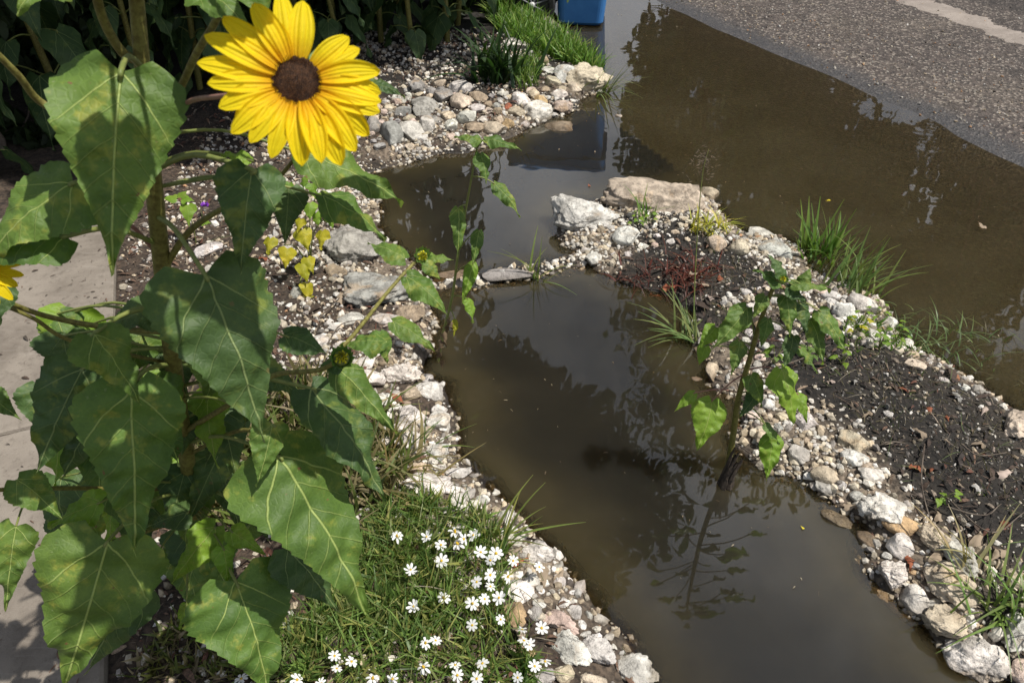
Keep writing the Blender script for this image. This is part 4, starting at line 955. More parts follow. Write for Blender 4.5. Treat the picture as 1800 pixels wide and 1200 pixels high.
for i, (bx, by, tx, ty, wp, d, mt, upb) in enumerate([(592,645,696,765,66,.97,'leaf',.6),(680,600,595,605,60,1.0,'leaf',.8),(668,585,682,640,36,1.02,'leaf',.4),(690,565,768,612,44,1.04,'leaf',.8),(712,455,645,425,44,1.14,'leaf',.9),(715,485,792,548,56,1.12,'leaf',.6),
      (748,455,798,455,26,1.16,'leaf',.9),(748,462,775,492,26,1.14,'leaf',.5),(600,640,560,640,36,.95,'leaf_dark',.6)]):
    B_ = P(bx, by, d); add_leaf(big, B_, P(tx, ty, d + .01), wp * d / F, toview(B_, upb, .2), mt, 200 + i, None, narrow=.4, fold=.3)

# ------------------------------------------------------------------ slender sunflowers in and by the water
def small_plant(name, label, cat, stem, ds, leaves, r0, r1, mt='leaf', woody=None, stemmat='stem'):
    bx, by = stem[0]; b = GT(bx, by)
    db = depth_of(b); root = put(name, None, Matrix.Translation(b), label=label, cat=cat)
    dd = lambda py: db + (ds - db) * (stem[0][1] - py) / (stem[0][1] - stem[-1][1])
    pl = [P(x, y, dd(y)) for x, y in stem]; pl[0] = b - Vector((0, 0, .02)); pp = spline(pl, 5)
    Vt, Ft = tube(pp, lerp_r(len(pp), r0, r1), 9); put('stem', pymesh('stem', Vt, Ft, M[stemmat]), parent=root)
    ys = [s[1] for s in stem][::-1]; xs_ = [s[0] for s in stem][::-1]
    for i, (lx, ly, tx, ty, wp, at_, m_, pm, kw) in enumerate(leaves):
        d = dd(ly) - .01; B_ = P(lx, ly, d); T_ = P(tx, ty, d - kw.pop('dz', 0)); kw2 = dict(narrow=.35, fold=.3); kw2.update(kw)
        att = P(float(np.interp(at_, ys, xs_)), at_, dd(at_)) if at_ else None
        upb = kw2.pop('up', .5)
        add_leaf(root, B_, T_, wp * d / F, toview(B_, upb, .25), m_, int(lx + ly), att, pm, .0016, **kw2)
    return root, dd
mid, _ = small_plant('sunflower_seedling', 'slender young sunflower leaning over the pool in the centre left', 'plant',
    [(765, 652), (778, 590), (795, 520), (806, 440), (822, 350), (838, 262)], 1.93,
    [(845,248,798,238,26,262,'leaf','petiole',dict(up=1)), (852,245,918,262,28,262,'leaf','petiole',dict(up=1)), (845,270,856,322,38,280,'leaf','petiole',dict(up=.3)),
     (868,322,918,378,32,310,'leaf','petiole',dict()), (806,365,802,452,34,360,'leaf','petiole',dict(up=.3)), (842,405,830,468,26,440,'leaf','petiole',dict(up=.2,fold=.5)),
     (832,462,812,535,28,480,'leaf_young','petiole',dict(fold=.5,wave=.05)), (822,525,832,568,24,520,'leaf_young','petiole',dict(wave=.05)), (800,562,799,592,12,540,'leaf_yellow','petiole',dict(wave=.06))],
    .0055, .0024, stemmat='petiole')
for i in range(7):
    y0 = 560 + i * 12; p0 = P(790 - i * 3 + random.uniform(-6, 6), y0, 2.26 + random.uniform(0, .04)); o = put('dead_leaf', None, None)
    bpy.data.objects.remove(o); 
    V, Fc, uv = leaf_mesh(.05, .018, i, fold=.8, wave=.12, rows=12, cols=7)
    put('dead_leaf', npmesh('dead_leaf', V, Fc, M['dry'], None, True, uv), Matrix.Translation(p0) @ Matrix.Rotation(random.uniform(0, 6), 4, 'Z') @ Matrix.Rotation(R(-70), 4, 'X'), mid, color=(.12, .085, .05))
isl, ddi = small_plant('young_sunflower', 'young sunflower with drooping leaves standing in the channel edge of the island', 'sunflower',
    [(1275, 852), (1288, 770), (1298, 700), (1318, 630), (1335, 570), (1355, 515), (1372, 480)], 1.62,
    [(1313,540,1254,616,52,600,'leaf','petiole',dict(up=.5)), (1258,575,1226,612,36,620,'leaf_young','petiole',dict(up=.2,wave=.04)), (1240,608,1228,642,24,625,'leaf_young','petiole',dict(up=.3)),
     (1382,520,1390,592,38,520,'leaf','petiole',dict(up=.3)), (1408,535,1418,588,38,520,'leaf_dark','petiole',dict(up=.1)), (1440,545,1492,618,42,520,'leaf','petiole',dict(up=.5)),
     (1372,648,1400,748,68,650,'leaf_young','pink_stem',dict(up=.3,wave=.03)), (1402,692,1422,742,26,660,'leaf_young','pink_stem',dict(up=.3)), (1320,660,1342,714,44,655,'leaf','petiole',dict(up=.2)),
     (1252,704,1230,794,68,655,'leaf_young','pink_stem',dict(up=.4,wave=.04,fold=.15)), (1222,690,1184,722,20,690,'leaf_young','pink_stem',dict(up=.8)), (1357,765,1349,845,46,700,'leaf_young','petiole',dict(up=.3,wave=.04)),
     (1372,500,1328,470,34,490,'leaf','petiole',dict(up=1)), (1378,488,1352,442,28,485,'leaf_dark','petiole',dict(up=.8)), (1392,500,1462,505,34,490,'leaf','petiole',dict(up=1)), (1410,500,1425,470,24,490,'leaf','petiole',dict(up=1)),
     (1385,505,1420,530,30,495,'leaf_dark','petiole',dict(up=.6)), (1345,620,1362,606,10,625,'leaf_young','petiole',dict(up=1)), (1425,560,1452,640,40,500,'leaf','petiole',dict(up=.3)), (1350,560,1338,612,26,560,'leaf','petiole',dict(up=.3)), (1300,600,1288,660,34,610,'leaf','petiole',dict(up=.4)),
     (1395,590,1380,650,34,560,'leaf_dark','petiole',dict(up=.2)), (1345,520,1322,560,26,530,'leaf','petiole',dict(up=.5)), (1330,690,1300,735,26,690,'leaf_dark','petiole',dict(up=.4)), (1345,745,1372,782,22,720,'leaf','petiole',dict(up=.5)), (1405,610,1440,655,24,600,'leaf','pink_stem',dict(up=.7)), (1318,690,1327,673,14,690,'leaf_young','petiole',dict(up=1))],
    .0095, .0040)
bud(isl, P(1376, 492, 1.60), .010, (0, -.4, 1))
for i in range(9):                             # rotten base round the stalk
    a = i * 1.3; b0 = G(1275, 852); pts_ = [b0 + Vector((.014 * math.cos(a), .014 * math.sin(a), -.03)), b0 + Vector((.012 * math.cos(a), .012 * math.sin(a), .04)), b0 + Vector((.012 + .012 * math.cos(a + .5), .012 * math.sin(a), .06 + .09 * random.random()))]
    Vt, Ft = tube(spline(pts_, 4), lerp_r(9, .012, .003), 6); Vt = [v + Vector((random.uniform(-1, 1), random.uniform(-1, 1), random.uniform(-1, 1))) * .0015 for v in Vt]
    put('dead_stalk', pymesh('dead_stalk', Vt, Ft, M['woody'], False), parent=isl)

# yellowing weed left of the big grey rocks
yp = GT(545, 470); yroot = put('weed', None, Matrix.Translation(yp), label='yellowing leafy weed beside the two big grey rocks', cat='plant')
yd = depth_of(yp)
for i, (sx_, sy_) in enumerate([(520, 540), (560, 330), (500, 430), (575, 380), (540, 360)]):
    pp = spline([yp, P(535 + (sx_ - 535) * .4, (470 + sy_) / 2 - 15, yd - .08), P(sx_, sy_, yd - .16)], 4); Vt, Ft = tube(pp, lerp_r(len(pp), .003, .0014), 6); put('stem', pymesh('stem', Vt, Ft, M['petiole']), parent=yroot)
yl = [(530,322,20,'leaf_young'),(548,335,24,'leaf_young'),(565,350,22,'leaf_young'),(520,350,24,'leaf_young'),(575,372,24,'leaf_young'),(545,370,26,'leaf_young'),(530,395,20,'leaf_yellow'),(532,420,32,'leaf_yellow'),(563,420,28,'leaf_yellow'),
      (478,432,26,'leaf_yellow'),(505,452,30,'leaf_yellow'),(528,478,28,'leaf_yellow'),(545,465,24,'leaf_yellow'),(545,512,26,'leaf_yellow'),(538,535,26,'leaf_yellow'),(590,355,20,'leaf_young'),(555,385,22,'leaf_young'),(510,330,18,'leaf_young'),(585,390,18,'leaf_young')]
for i, (lx, ly, s, mt) in enumerate(yl):
    d = yd - .16 - random.uniform(0, .05); B_ = P(lx + random.uniform(-6, 6), ly - s * .5, d); T_ = P(lx + random.uniform(-9, 12), ly + s * .7, d)
    add_leaf(yroot, B_, T_, s * 1.15 * d / F, toview(B_, .6, .1, .8), mt, 400 + i, None, rows=16, cols=7, wave=.07, fold=.5)
# small weed with purple flower behind stem
pw = GT(345, 430); wroot = put('weed', None, Matrix.Translation(pw), label='small weed with pale green leaves and one purple flower behind the main stem', cat='plant'); pd = depth_of(pw)
pp = spline([pw, P(340, 400, pd - .05), P(325, 350, pd - .1)], 4); Vt, Ft = tube(pp, .0018, 6); put('stem', pymesh('stem', Vt, Ft, M['petiole']), parent=wroot)
for i, (bx, by, tx, ty, s) in enumerate([(310,350,284,348,16),(318,348,328,335,16),(322,350,342,352,18),(330,360,333,398,24),(355,390,372,392,12)]):
    B_ = P(bx, by, pd - .1); add_leaf(wroot, B_, P(tx, ty, pd - .1), s * 1.3 * pd / F, toview(B_, .8), 'leaf_young', 500 + i, None, rows=12, cols=7)
Vs, Fs, o = [], [], 0; fc = P(361, 362, pd - .12)
for k in range(18):
    a = k * 2.4; e = random.uniform(.2, 1); d_ = Vector((math.cos(a) * .9, math.sin(a) * .6 - .3, e)).normalized(); s = d_.orthogonal().normalized() * .0045; Vs += [fc - s * .3, fc + s * .3, fc + d_ * .013 + s, fc + d_ * .018, fc + d_ * .013 - s]; Fs.append((o, o + 1, o + 2, o + 3, o + 4)); o += 5
put('purple_flower', pymesh('purple_flower', Vs, Fs, M['purple']), parent=wroot)

# ------------------------------------------------------------------ grass tufts: each blade a part
bladem = []
for (bd_, wd_) in ((.15, .018), (.45, .02), (.8, .018), (1.1, .02), (.3, .035), (.7, .04)):
    V, Fc = bladebase(bd_, wd_, 7); bladem.append(npmesh('blade', V, Fc, M['blade'], None, True))
def tuft(px, py, n, hmin, hmax, spread, label, cat='grass tuft', name='grass_tuft', col=(.10, .19, .035), lean=None, tilt=.5, kinds=(0, 1, 2), group=None, wid=1.0, z=None):
    b = GT(px, py) if z is None else G(px, py, z); root = put(name, None, Matrix.Translation(b), label=label, cat=cat, group=group)
    for i in range(n):
        p = b + Vector((random.gauss(0, spread), random.gauss(0, spread * .8), -.005)); h = random.uniform(hmin, hmax); a = random.uniform(0, 6.28) if lean is None else lean + random.gauss(0, .8)
        Mx = Matrix.Translation(p) @ Matrix.Rotation(a, 4, 'Z') @ Matrix.Rotation(random.uniform(0, tilt), 4, 'Y') @ Matrix.Diagonal((h, h * wid, h, 1))
        j = random.uniform(.75, 1.25); c = (col[0] * j * random.uniform(.9, 1.3), col[1] * j, col[2] * j)
        put('blade', bladem[random.choice(kinds)], Mx, root, color=c)
    return root
tuft(1432, 470, 90, .12, .31, .040, 'tall green grass clump on the street side of the island', tilt=.45, kinds=(0, 0, 1), wid=1.3)
tuft(1492, 505, 75, .08, .26, .05, 'lower spreading grass clump right of the tall one on the island', col=(.12, .19, .05), tilt=.8, lean=.3, kinds=(0, 1), wid=1.1)
tuft(940, 497, 14, .12, .24, .010, 'thin grass tuft growing from the ridge across the channel', tilt=.9, col=(.12, .17, .04))
tuft(1213, 600, 34, .10, .26, .025, 'grass blades leaning over the channel at the island edge', tilt=1.1, col=(.14, .20, .07), lean=2.6)
tuft(1130, 385, 16, .08, .20, .02, 'small grass tuft in front of the long boulder', tilt=.6)
tuft(1748, 1062, 34, .07, .20, .03, 'long green grass clump at the lower right among rocks', tilt=1.1, kinds=(0, 1, 2), col=(.12, .19, .045))
tuft(1712, 1010, 16, .10, .22, .02, 'straw coloured grass blades lying over the near shore rocks', tilt=1.4, kinds=(0, 1), col=(.26, .24, .12), lean=2.6)
tuft(1795, 1075, 26, .08, .2, .03, 'bright grass clump cut by the right edge of view', tilt=.9, kinds=(0, 1, 2), col=(.12, .20, .045))
tuft(875, 140, 90, .2, .42, .07, 'dark strappy leaved tuft on the far bank beside the bush', tilt=.75, kinds=(4, 5, 4), col=(.022, .052, .016), cat='strappy plant', name='strappy_plant', wid=.9)
tuft(1050, 160, 40, .12, .28, .05, 'thin grass trailing into water off the far bank tip', tilt=1.2, lean=-.2, col=(.14, .18, .06))
tuft(925, 150, 50, .08, .2, .045, 'small soft grass tuft above the white far bank rocks', col=(.13, .22, .05))
tuft(880, 955, 12, .12, .26, .012, 'bent grass blades reaching over the gravel beach from the daisies', tilt=1.25, lean=.35, kinds=(0, 1), col=(.15, .20, .05))
tuft(690, 850, 30, .10, .22, .05, 'dry grass tuft beside the rocks below the narrow lit leaf', tilt=1.2, kinds=(0, 1, 2), col=(.20, .19, .08))
tuft(745, 790, 6, .12, .22, .02, 'single long grass blades pointing over the left shore', tilt=1.3, lean=.2, kinds=(0, 1), col=(.12, .2, .05))
tuft(1630, 596, 130, .05, .13, .12, 'feathery green weed lying in the street water beside the island', tilt=1.2, kinds=(1, 2, 3), col=(.10, .16, .06), cat='water weed', name='water_weed', z=0.0)
tuft(1720, 640, 34, .03, .09, .09, 'thin drowned weed right of the feathery one in street water', tilt=1.5, kinds=(1, 2, 3), col=(.08, .09, .05), cat='water weed', name='water_weed', z=0.0)
tuft(1248, 402, 90, .04, .13, .04, 'feathery yellow green weed by the right end of the long boulder', tilt=.9, kinds=(4, 5, 2), col=(.34, .36, .05), cat='plant', name='weed')
tuft(1215, 480, 120, .04, .13, .06, 'dark reddish brown dying weed on the island', tilt=1.1, kinds=(2, 3, 5), col=(.09, .032, .022), cat='plant', name='weed')
tuft(1130, 480, 80, .03, .10, .06, 'low dark red weed trailing into the channel', tilt=1.3, kinds=(2, 3, 5), col=(.08, .028, .02), cat='plant', name='weed')
# tall wiry seed stem
sb_ = GT(1218, 590); rt = put('weed', None, Matrix.Translation(sb_), label='tall wiry stem with dry seed head rising over the island tip', cat='plant'); sdp = depth_of(sb_)
stp = [sb_, P(1222, 480, sdp - .10), P(1228, 380, sdp - .22), P(1236, 300, sdp - .31), P(1246, 262, sdp - .35)]
pp = spline(stp, 5); Vt, Ft = tube(pp, lerp_r(len(pp), .0022, .0009), 6); put('stem', pymesh('stem', Vt, Ft, M['petiole']), parent=rt)
Vs, Fs, o = [], [], 0
for k in range(120):
    t = random.uniform(.70, 1.0); c = pp[int(t * (len(pp) - 1))]; d_ = Vector((random.gauss(0, .9), random.gauss(0, .6), random.uniform(-.2, .9))).normalized(); c = c + Vector((random.gauss(0, .02), random.gauss(0, .01), random.gauss(0, .01))); s = d_.orthogonal().normalized() * .0012; l = random.uniform(.006, .018)
    Vs += [c, c + d_ * l * .5 + s, c + d_ * l, c + d_ * l * .5 - s]; Fs.append((o, o + 1, o + 2, o + 3)); o += 4
put('seed_head', pymesh('seed_head', Vs, Fs, M['bark']), parent=rt)
# leafy seedlings on the island
for i, (px, py, n_, c_, lab) in enumerate([(1510,575,8,'leaf_young','leafy seedling between white rocks of the far island shore'),(1540,560,7,'leaf_young','leafy seedling beside the large white shore rock'),(1545,612,7,'leaf_young','yellow green seedling at the black soil edge'),(1480,640,8,'leaf_young','low yellow green seedling on the black soil'),
      (1575,600,7,'leaf_young','bright seedling near the water weed'),(1420,625,9,'leaf','tangled low weed right of the young sunflower stem'),(1560,530,6,'leaf_young','seedling with budlike leaves leaning over the street water'),(1360,640,6,'leaf','low leafy weed touching the young sunflower stem'),(1120,395,6,'leaf_young','tiny bright weed in front of the long boulder'),(1140,392,5,'leaf_young','second tiny bright weed right beside the boulder tuft'),(1645,885,5,'leaf_young','tiny green sprout in the black soil near the biggest white rock'),(1500,590,6,'leaf_yellow','yellow tinged seedling by the drooping right leaf')]):
    b = GT(px, py); rr = put('seedling', None, Matrix.Translation(b), label=lab, cat='plant'); d0 = depth_of(b)
    for k in range(n_):
        a = random.uniform(0, 6.28); h = random.uniform(.02, .07); r_ = random.uniform(.005, .035); B_ = b + Vector((r_ * math.cos(a), r_ * math.sin(a), h)); T_ = B_ + Vector((math.cos(a), math.sin(a), -.3)) * random.uniform(.015, .028)
        add_leaf(rr, B_, T_, random.uniform(.012, .02), Vector((random.uniform(-.4, .4), random.uniform(-.4, .2), 1)), c_, 600 + i * 20 + k, b, 'petiole', .0008, rows=8, cols=5, serr=.0)

# ------------------------------------------------------------------ daisies
def daisy_meshes(seed):
    rnd = random.Random(seed); V, Fc = [], []; o = 0; R_ = 1.0
    for k in range(8):
        a = k * math.pi / 4 + rnd.uniform(-.08, .08); d_ = Vector((math.cos(a), math.sin(a), 0)); s = Vector((-d_.y, d_.x, 0)); L = rnd.uniform(.88, 1.05); dr_ = rnd.uniform(-.18, .15)
        prof = [(.16, .07, 0), (.45, .17, .05), (.75, .21, .03), (.92, .17, 0), (1.0, .06, -.02)]
        for (t, w_, zz) in prof: V += [d_ * t * L - s * w_ + Vector((0, 0, zz + dr_ * t)), d_ * t * L + Vector((0, 0, zz + dr_ * t - .03)), d_ * t * L + s * w_ + Vector((0, 0, zz + dr_ * t))]
        for i in range(4): b = o + 3 * i; Fc += [(b, b + 1, b + 4, b + 3), (b + 1, b + 2, b + 5, b + 4)]
        o += 15
    return pymesh('daisy_petals', V, Fc, M['white_petal'])
DM = [daisy_meshes(i) for i in range(5)]
Vd, Fd = ico(2); eye = npmesh('flower_centre', Vd * np.array([.2, .2, .12]) * (1 + (np.random.RandomState(3).rand(len(Vd), 1) - .5) * .25), Fd, M['daisy_eye'], None, True)
DAISY = [(698,942),(750,943),(800,935),(775,957),(722,1001),(727,1065),(830,1060),(838,1022),(852,1052),(877,1050),(880,1088),(830,1098),(748,1130),(766,1125),(800,1168),(804,1186),(848,1165),(745,1172),(838,1192),(618,1162),(592,1174),(588,1152),(690,1192),(522,1194),(424,1192),(948,996),(930,1132),(940,1170),(958,1162),(918,1106),(921,1125),(902,985),(862,984),(872,972),(845,970),(776,985),(892,1014),(952,1103),(655,1192),(862,1010),(805,955),(815,947),(832,940),(862,1030),(780,1050),(910,1190),(565,1200)]
groups = [('low daisy clump with white flowers at the bottom left corner of the carpet', lambda x: x < 680), ('widest daisy clump with many white flowers in the carpet centre', lambda x: 680 <= x < 858), ('daisy clump with white flowers spilling onto the left shore rocks', lambda x: x >= 858)]
for lab, fn2 in groups:
    sel = [d for d in DAISY if fn2(d[0])]; mx = sum(d[0] for d in sel) / len(sel); my = sum(d[1] for d in sel) / len(sel); b = GT(mx, my); root = put('daisy_clump', None, Matrix.Translation(b), label=lab, cat='daisies', group='white daisies on the near bank')
    for (px, py) in sel:
        h = random.uniform(.05, .085); g = GT(px, py, h); s = random.uniform(10.6, 13.2) * depth_of(g) / F
        nn = ((C0 - g).normalized() * .35 + Vector((random.gauss(.12, .38), random.gauss(0, .38), .8))).normalized()
        Mx = Matrix.Translation(g) @ nn.to_track_quat('Z', 'Y').to_matrix().to_4x4() @ Matrix.Rotation(random.uniform(0, 6), 4, 'Z') @ Matrix.Diagonal((s * random.uniform(.82, 1.05), s, s * random.choice([.6, 1, 1.5, 3.5, -2.5]), 1))
        f = put('daisy_flower', random.choice(DM), Mx, root); put('flower_centre', eye, Mx @ Matrix.Translation((0, 0, .04)), f)
        ft = Vector((g.x + random.uniform(-.02, .02), g.y + random.uniform(-.02, .02), TH(g.x, g.y))); pts_ = [Mx.inverted() @ p for p in spline([ft, (ft + g) / 2 + Vector((random.uniform(-.008, .008), 0, 0)), g - nn * .001], 3)]
        Vt, Ft = tube(pts_, .05, 5); put('flower_stem', pymesh('flower_stem', Vt, Ft, M['petiole']), Mx, f)

# ------------------------------------------------------------------ fallen leaves, twigs, floating bits
FL = [(1215,485,40,'T','dry grey tan leaf lying on the dark island soil by the red weed'),(1235,500,30,'T','dry curled leaf right of the grey tan one on island soil'),(1655,640,0,'',''),(1325,745,0,'',''),
 (1407,695,26,'Rd','rust coloured fallen leaf behind the young sunflower'),(1500,890,30,'T','brown dead leaf draped over the low wet rock'),(1600,990,30,'Rd','dark red brown dead leaf between white near shore rocks'),(1650,975,44,'T','long brown dead leaf under the tall cream rock'),(1720,945,46,'T','crumpled brown dead leaf by the white wedge rock'),(1752,975,40,'T','crumpled dead leaf right of the white wedge rock'),
 (1770,830,34,'P','pale pinkish dead leaf on black soil at right'),(1605,820,26,'Rd','reddish dead leaf in the middle of black soil'),(1650,905,26,'T','small dead leaf below the sprout'),(1720,860,24,'L','pale grey dead leaf on the right black soil'),
 (915,985,34,'Rd','orange brown dead leaf under the big white and tan rock'),(955,1015,50,'T','grey curled dead leaf on the gravel beach'),(985,1010,34,'T','twisted dead leaf right of the grey curled one'),(700,700,40,'Rd','reddish dead leaf among white rocks of the left shore'),(660,600,30,'Rd','rusty dead leaf near the lower bud branch'),(1035,325,9,'Rd','tiny red leaf floating in the open channel'),(1725,395,22,'T','brown leaf floating on the street water'),(1410,926,8,'Y','tiny yellow petal floating in the near channel'),(1455,352,9,'Y','tiny yellow leaf floating on street water'),(320,410,34,'T','dead leaf on mulch behind the stem'),(600,520,36,'T','dead leaf beside the lower big grey rock'),(1180,505,30,'Rd','pinkish brown dead leaf at the channel edge of the island'),(1148,520,28,'Rd','dark pink dead leaf wet at the channel edge')]
CLR['Y'] = (.6, .5, .03)
for i, (px, py, s, c, lab) in enumerate(FL):
    if not s: continue
    fl = 'float' in lab; g = G(px, py, .004) if fl else GT(px, py, .012); L = s * depth_of(g) / F; V, Fc, uv = leaf_mesh(L, L * .5, 900 + i, fold=.1 if fl else .5, arch=.03 if fl else .25, wave=.01 if fl else .07, rows=14, cols=7)
    V = V - np.array([0, L / 2, 0])
    cc = tuple(v * (.75 if c != 'Y' else 1) for v in CLR[c]); put('fallen_leaf', npmesh('fallen_leaf', V, Fc, M['dry'], None, True, uv), Matrix.Translation(g) @ Matrix.Rotation(random.uniform(0, 6.28), 4, 'Z'), label=lab, cat='leaf', color=cc)
ipoly = [g2(*p) for p in [(1180, 450), (1330, 480), (1480, 620), (1640, 670), (1790, 760), (1790, 1000), (1640, 900), (1560, 820), (1420, 690), (1260, 560)]]
bpoly = [g2(*p) for p in [(230, 440), (560, 480), (700, 600), (720, 700), (640, 760), (560, 640), (300, 560)]]
for (pl_, n_, lab, grp, cs_) in ((ipoly, 46, 'small curled dead leaf lying on the dark island soil', 'dead leaves scattered on the island soil', ['T', 'T', 'L', 'P', 'Rd']), (bpoly, 26, 'small curled dead leaf in the mulch of the left bed', 'dead leaves scattered on the left bed', ['T', 'O', 'Rd', 'T', 'P'])):
    xs = [p[0] for p in pl_]; ys = [p[1] for p in pl_]; c_ = 0
    while c_ < n_:
        x = random.uniform(min(xs), max(xs)); y = random.uniform(min(ys), max(ys))
        if float(poly_sd(np.array(x), np.array(y), pl_)) < 0: continue
        c_ += 1; L = random.uniform(.018, .045); V, Fc, uv = leaf_mesh(L, L * random.uniform(.3, .55), 1200 + c_, fold=.7, arch=.3, wave=.09, rows=10, cols=5, serr=0)
        kk = random.uniform(.35, .7); cc = tuple(v * kk for v in CLR[random.choice(cs_)])
        put('fallen_leaf', npmesh('fallen_leaf', V, Fc, M['dry'], None, True, uv), Matrix.Translation((x, y, TH(x, y) + .008)) @ Matrix.Rotation(random.uniform(0, 6.28), 4, 'Z') @ Matrix.Rotation(random.uniform(-.4, .4), 4, 'X'), label=lab, cat='leaf', group=grp, color=cc)
TW = [((1600,868),(1720,905),(1760,885),'pale thin twig across the black soil'),((1625,780),(1620,850),(1640,930),'dark upright twig over black soil near the biggest white rock'),((1548,782),(1570,776),(1595,780),'short pale twig beside the smooth yellowish rock'),((1690,780),(1720,800),(1770,795),'curved root twig on the right black soil'),((1660,870),(1740,935),(1800,900),'long thin twig at the right edge over leaf litter'),((1330,805),(1310,790),(1290,778),'twig from the dead stalk to the shore'),((560,560),(585,535),(600,520),'dark twig below the lower big grey rock'),((575,605),(600,570),(650,560),'bent twig among left bank mulch'),((1345,640),(1400,600),(1460,560),'pale dry stalk arching behind the young sunflower'),((1350,650),(1410,630),(1460,605),'second dry reddish stalk behind the young sunflower')]
for (a, b, c, lab) in TW:
    pts_ = spline([GT(*a, .01), GT(*b, .03), GT(*c, .012)], 5); Vt, Ft = tube(pts_, lerp_r(len(pts_), .0026, .0012), 5); put('twig', pymesh('twig', Vt, Ft, M['bark']), label=lab, cat='twig')
# specks floating on the water
nsp = 1700; x = RS.uniform(-1, 2.6, nsp); y = RS.uniform(1, 6, nsp); k = (samp(HF, x, y) < -.01) & ((x - A[0]) * nr[0] + (y - A[1]) * nr[1] < -.15); x = x[k]; y = y[k]; n = len(x)
# only a sparse scatter is visible
pal = np.array([(.30, .24, .15), (.45, .40, .30), (.12, .08, .04), (.22, .14, .05)]); L = RS.gamma(2, .0016, n).clip(.0012, .010)
put('floating_debris', merged('floating_debris', lb, n, np.stack([x, y, x * 0 + .002], 1), rotmats(n, .08) * L[:, None, None], pal[RS.randint(0, 4, n)], M['litter']), kind='stuff', label='tiny bits of leaf and bark afloat on the water')

# ------------------------------------------------------------------ blue wheeled cart standing in the water
cb = G(985, 31, .0); cart = put('wheelie_bin', None, Matrix.Translation(Vector((cb.x, cb.y, -.02))) @ Matrix.Rotation(R(-8), 4, 'Z'), label='blue wheeled recycling cart standing in the flood water at the top', cat='recycling cart')
CM = MW[cart.name]
def loft(sections):
    V = []; Fc = []; n = len(sections[0][1])
    for z, p in sections: V += [(x, y, z) for x, y in p]
    for l in range(len(sections) - 1):
        for i in range(n): j = (i + 1) % n; Fc.append((l * n + i, l * n + j, (l + 1) * n + j, (l + 1) * n + i))
    Fc += [tuple(range(n))[::-1], tuple(range((len(sections) - 1) * n, len(sections) * n))]; return V, Fc
def rrect(x0, x1, y0, y1, r=.05, k=5):
    o = []
    for (cx, cy, a0) in ((x1 - r, y1 - r, 0), (x0 + r, y1 - r, 90), (x0 + r, y0 + r, 180), (x1 - r, y0 + r, 270)):
        for i in range(k + 1): a = R(a0 + 90 * i / k); o.append((cx + r * math.cos(a), cy + r * math.sin(a)))
    return o
secs = [(.03, rrect(0.01, .31, -.20, .20)), (.05, rrect(-.005, .325, -.22, .22)), (.36, rrect(-.02, .35, -.24, .24)), (.40, rrect(-.30, .355, -.245, .245)), (1.00, rrect(-.34, .395, -.29, .29)), (1.005, rrect(-.37, .425, -.32, .32)), (1.06, rrect(-.37, .425, -.32, .32))]
V, Fc = loft(secs); put('body', pymesh('body', V, Fc, M['blue'], False), CM, cart)
V, Fc = loft([(1.063, rrect(-.36, .43, -.325, .325)), (1.09, rrect(-.36, .43, -.325, .325)), (1.13, rrect(-.30, .36, -.26, .26, .08))]); put('lid', pymesh('lid', V, Fc, M['blue'], False), CM, cart)
Vt, Ft = tube([(-.43, -.22, 1.04), (-.43, .22, 1.04)], .016, 10); put('handle', pymesh('handle', Vt, Ft, M['blue']), CM, cart)
for s in (-1, 1):
    ym = s * .235
    WM = CM @ Matrix.Translation((-.185, ym, .165))
    V = []; Fc = []; N_ = 36; prof = [(.125, -.028), (.155, -.028), (.165, -.015), (.165, .015), (.155, .028), (.125, .028)]
    for i in range(N_):
        a = 6.283 * i / N_
        for (r_, yy) in prof: V.append((r_ * math.cos(a), yy, r_ * math.sin(a)))
    for i in range(N_):
        for j in range(6): i2 = (i + 1) % N_; j2 = (j + 1) % 6; Fc.append((i * 6 + j, i2 * 6 + j, i2 * 6 + j2, i * 6 + j2))
    wh = put('wheel', pymesh('wheel', V, Fc, M['black'], False), WM, cart)
    V, Fc = [], []; o = 0
    V0, F0_ = tube([(0, -.012, 0), (0, .012, 0)], .118, 30)
    V += V0; Fc += F0_ + [tuple(range(30))[::-1], tuple(range(30, 60))]
    put('wheel_disc', pymesh('wheel_disc', V, Fc, M['black'], False), WM, wh)
    V, Fc = [], []
    for q_ in range(8):
        a = q_ * math.pi / 4 + .35; d_ = Vector((math.cos(a), 0, math.sin(a))); Vt, Ft = tube([d_ * .02 + Vector((0, s * .020, 0)), d_ * .122 + Vector((0, s * .014, 0))], [.008, .005], 6); n0 = len(V); V += Vt; Fc += [tuple(i + n0 for i in f) for f in Ft]
    put('spokes', pymesh('spokes', V, Fc, M['greyplastic']), WM, wh)
    Vt, Ft = tube([(0, s * .0, 0), (0, s * .036, 0), (0, s * .040, 0)], [.024, .022, .008], 14); put('hub', pymesh('hub', Vt, Ft + [tuple(range(28, 42))], M['hub']), WM, wh)
Vt, Ft = tube([(-.185, -.2, .165), (-.185, .2, .165)], .012, 8); put('axle', pymesh('axle', Vt, Ft, M['hub']), CM, cart)

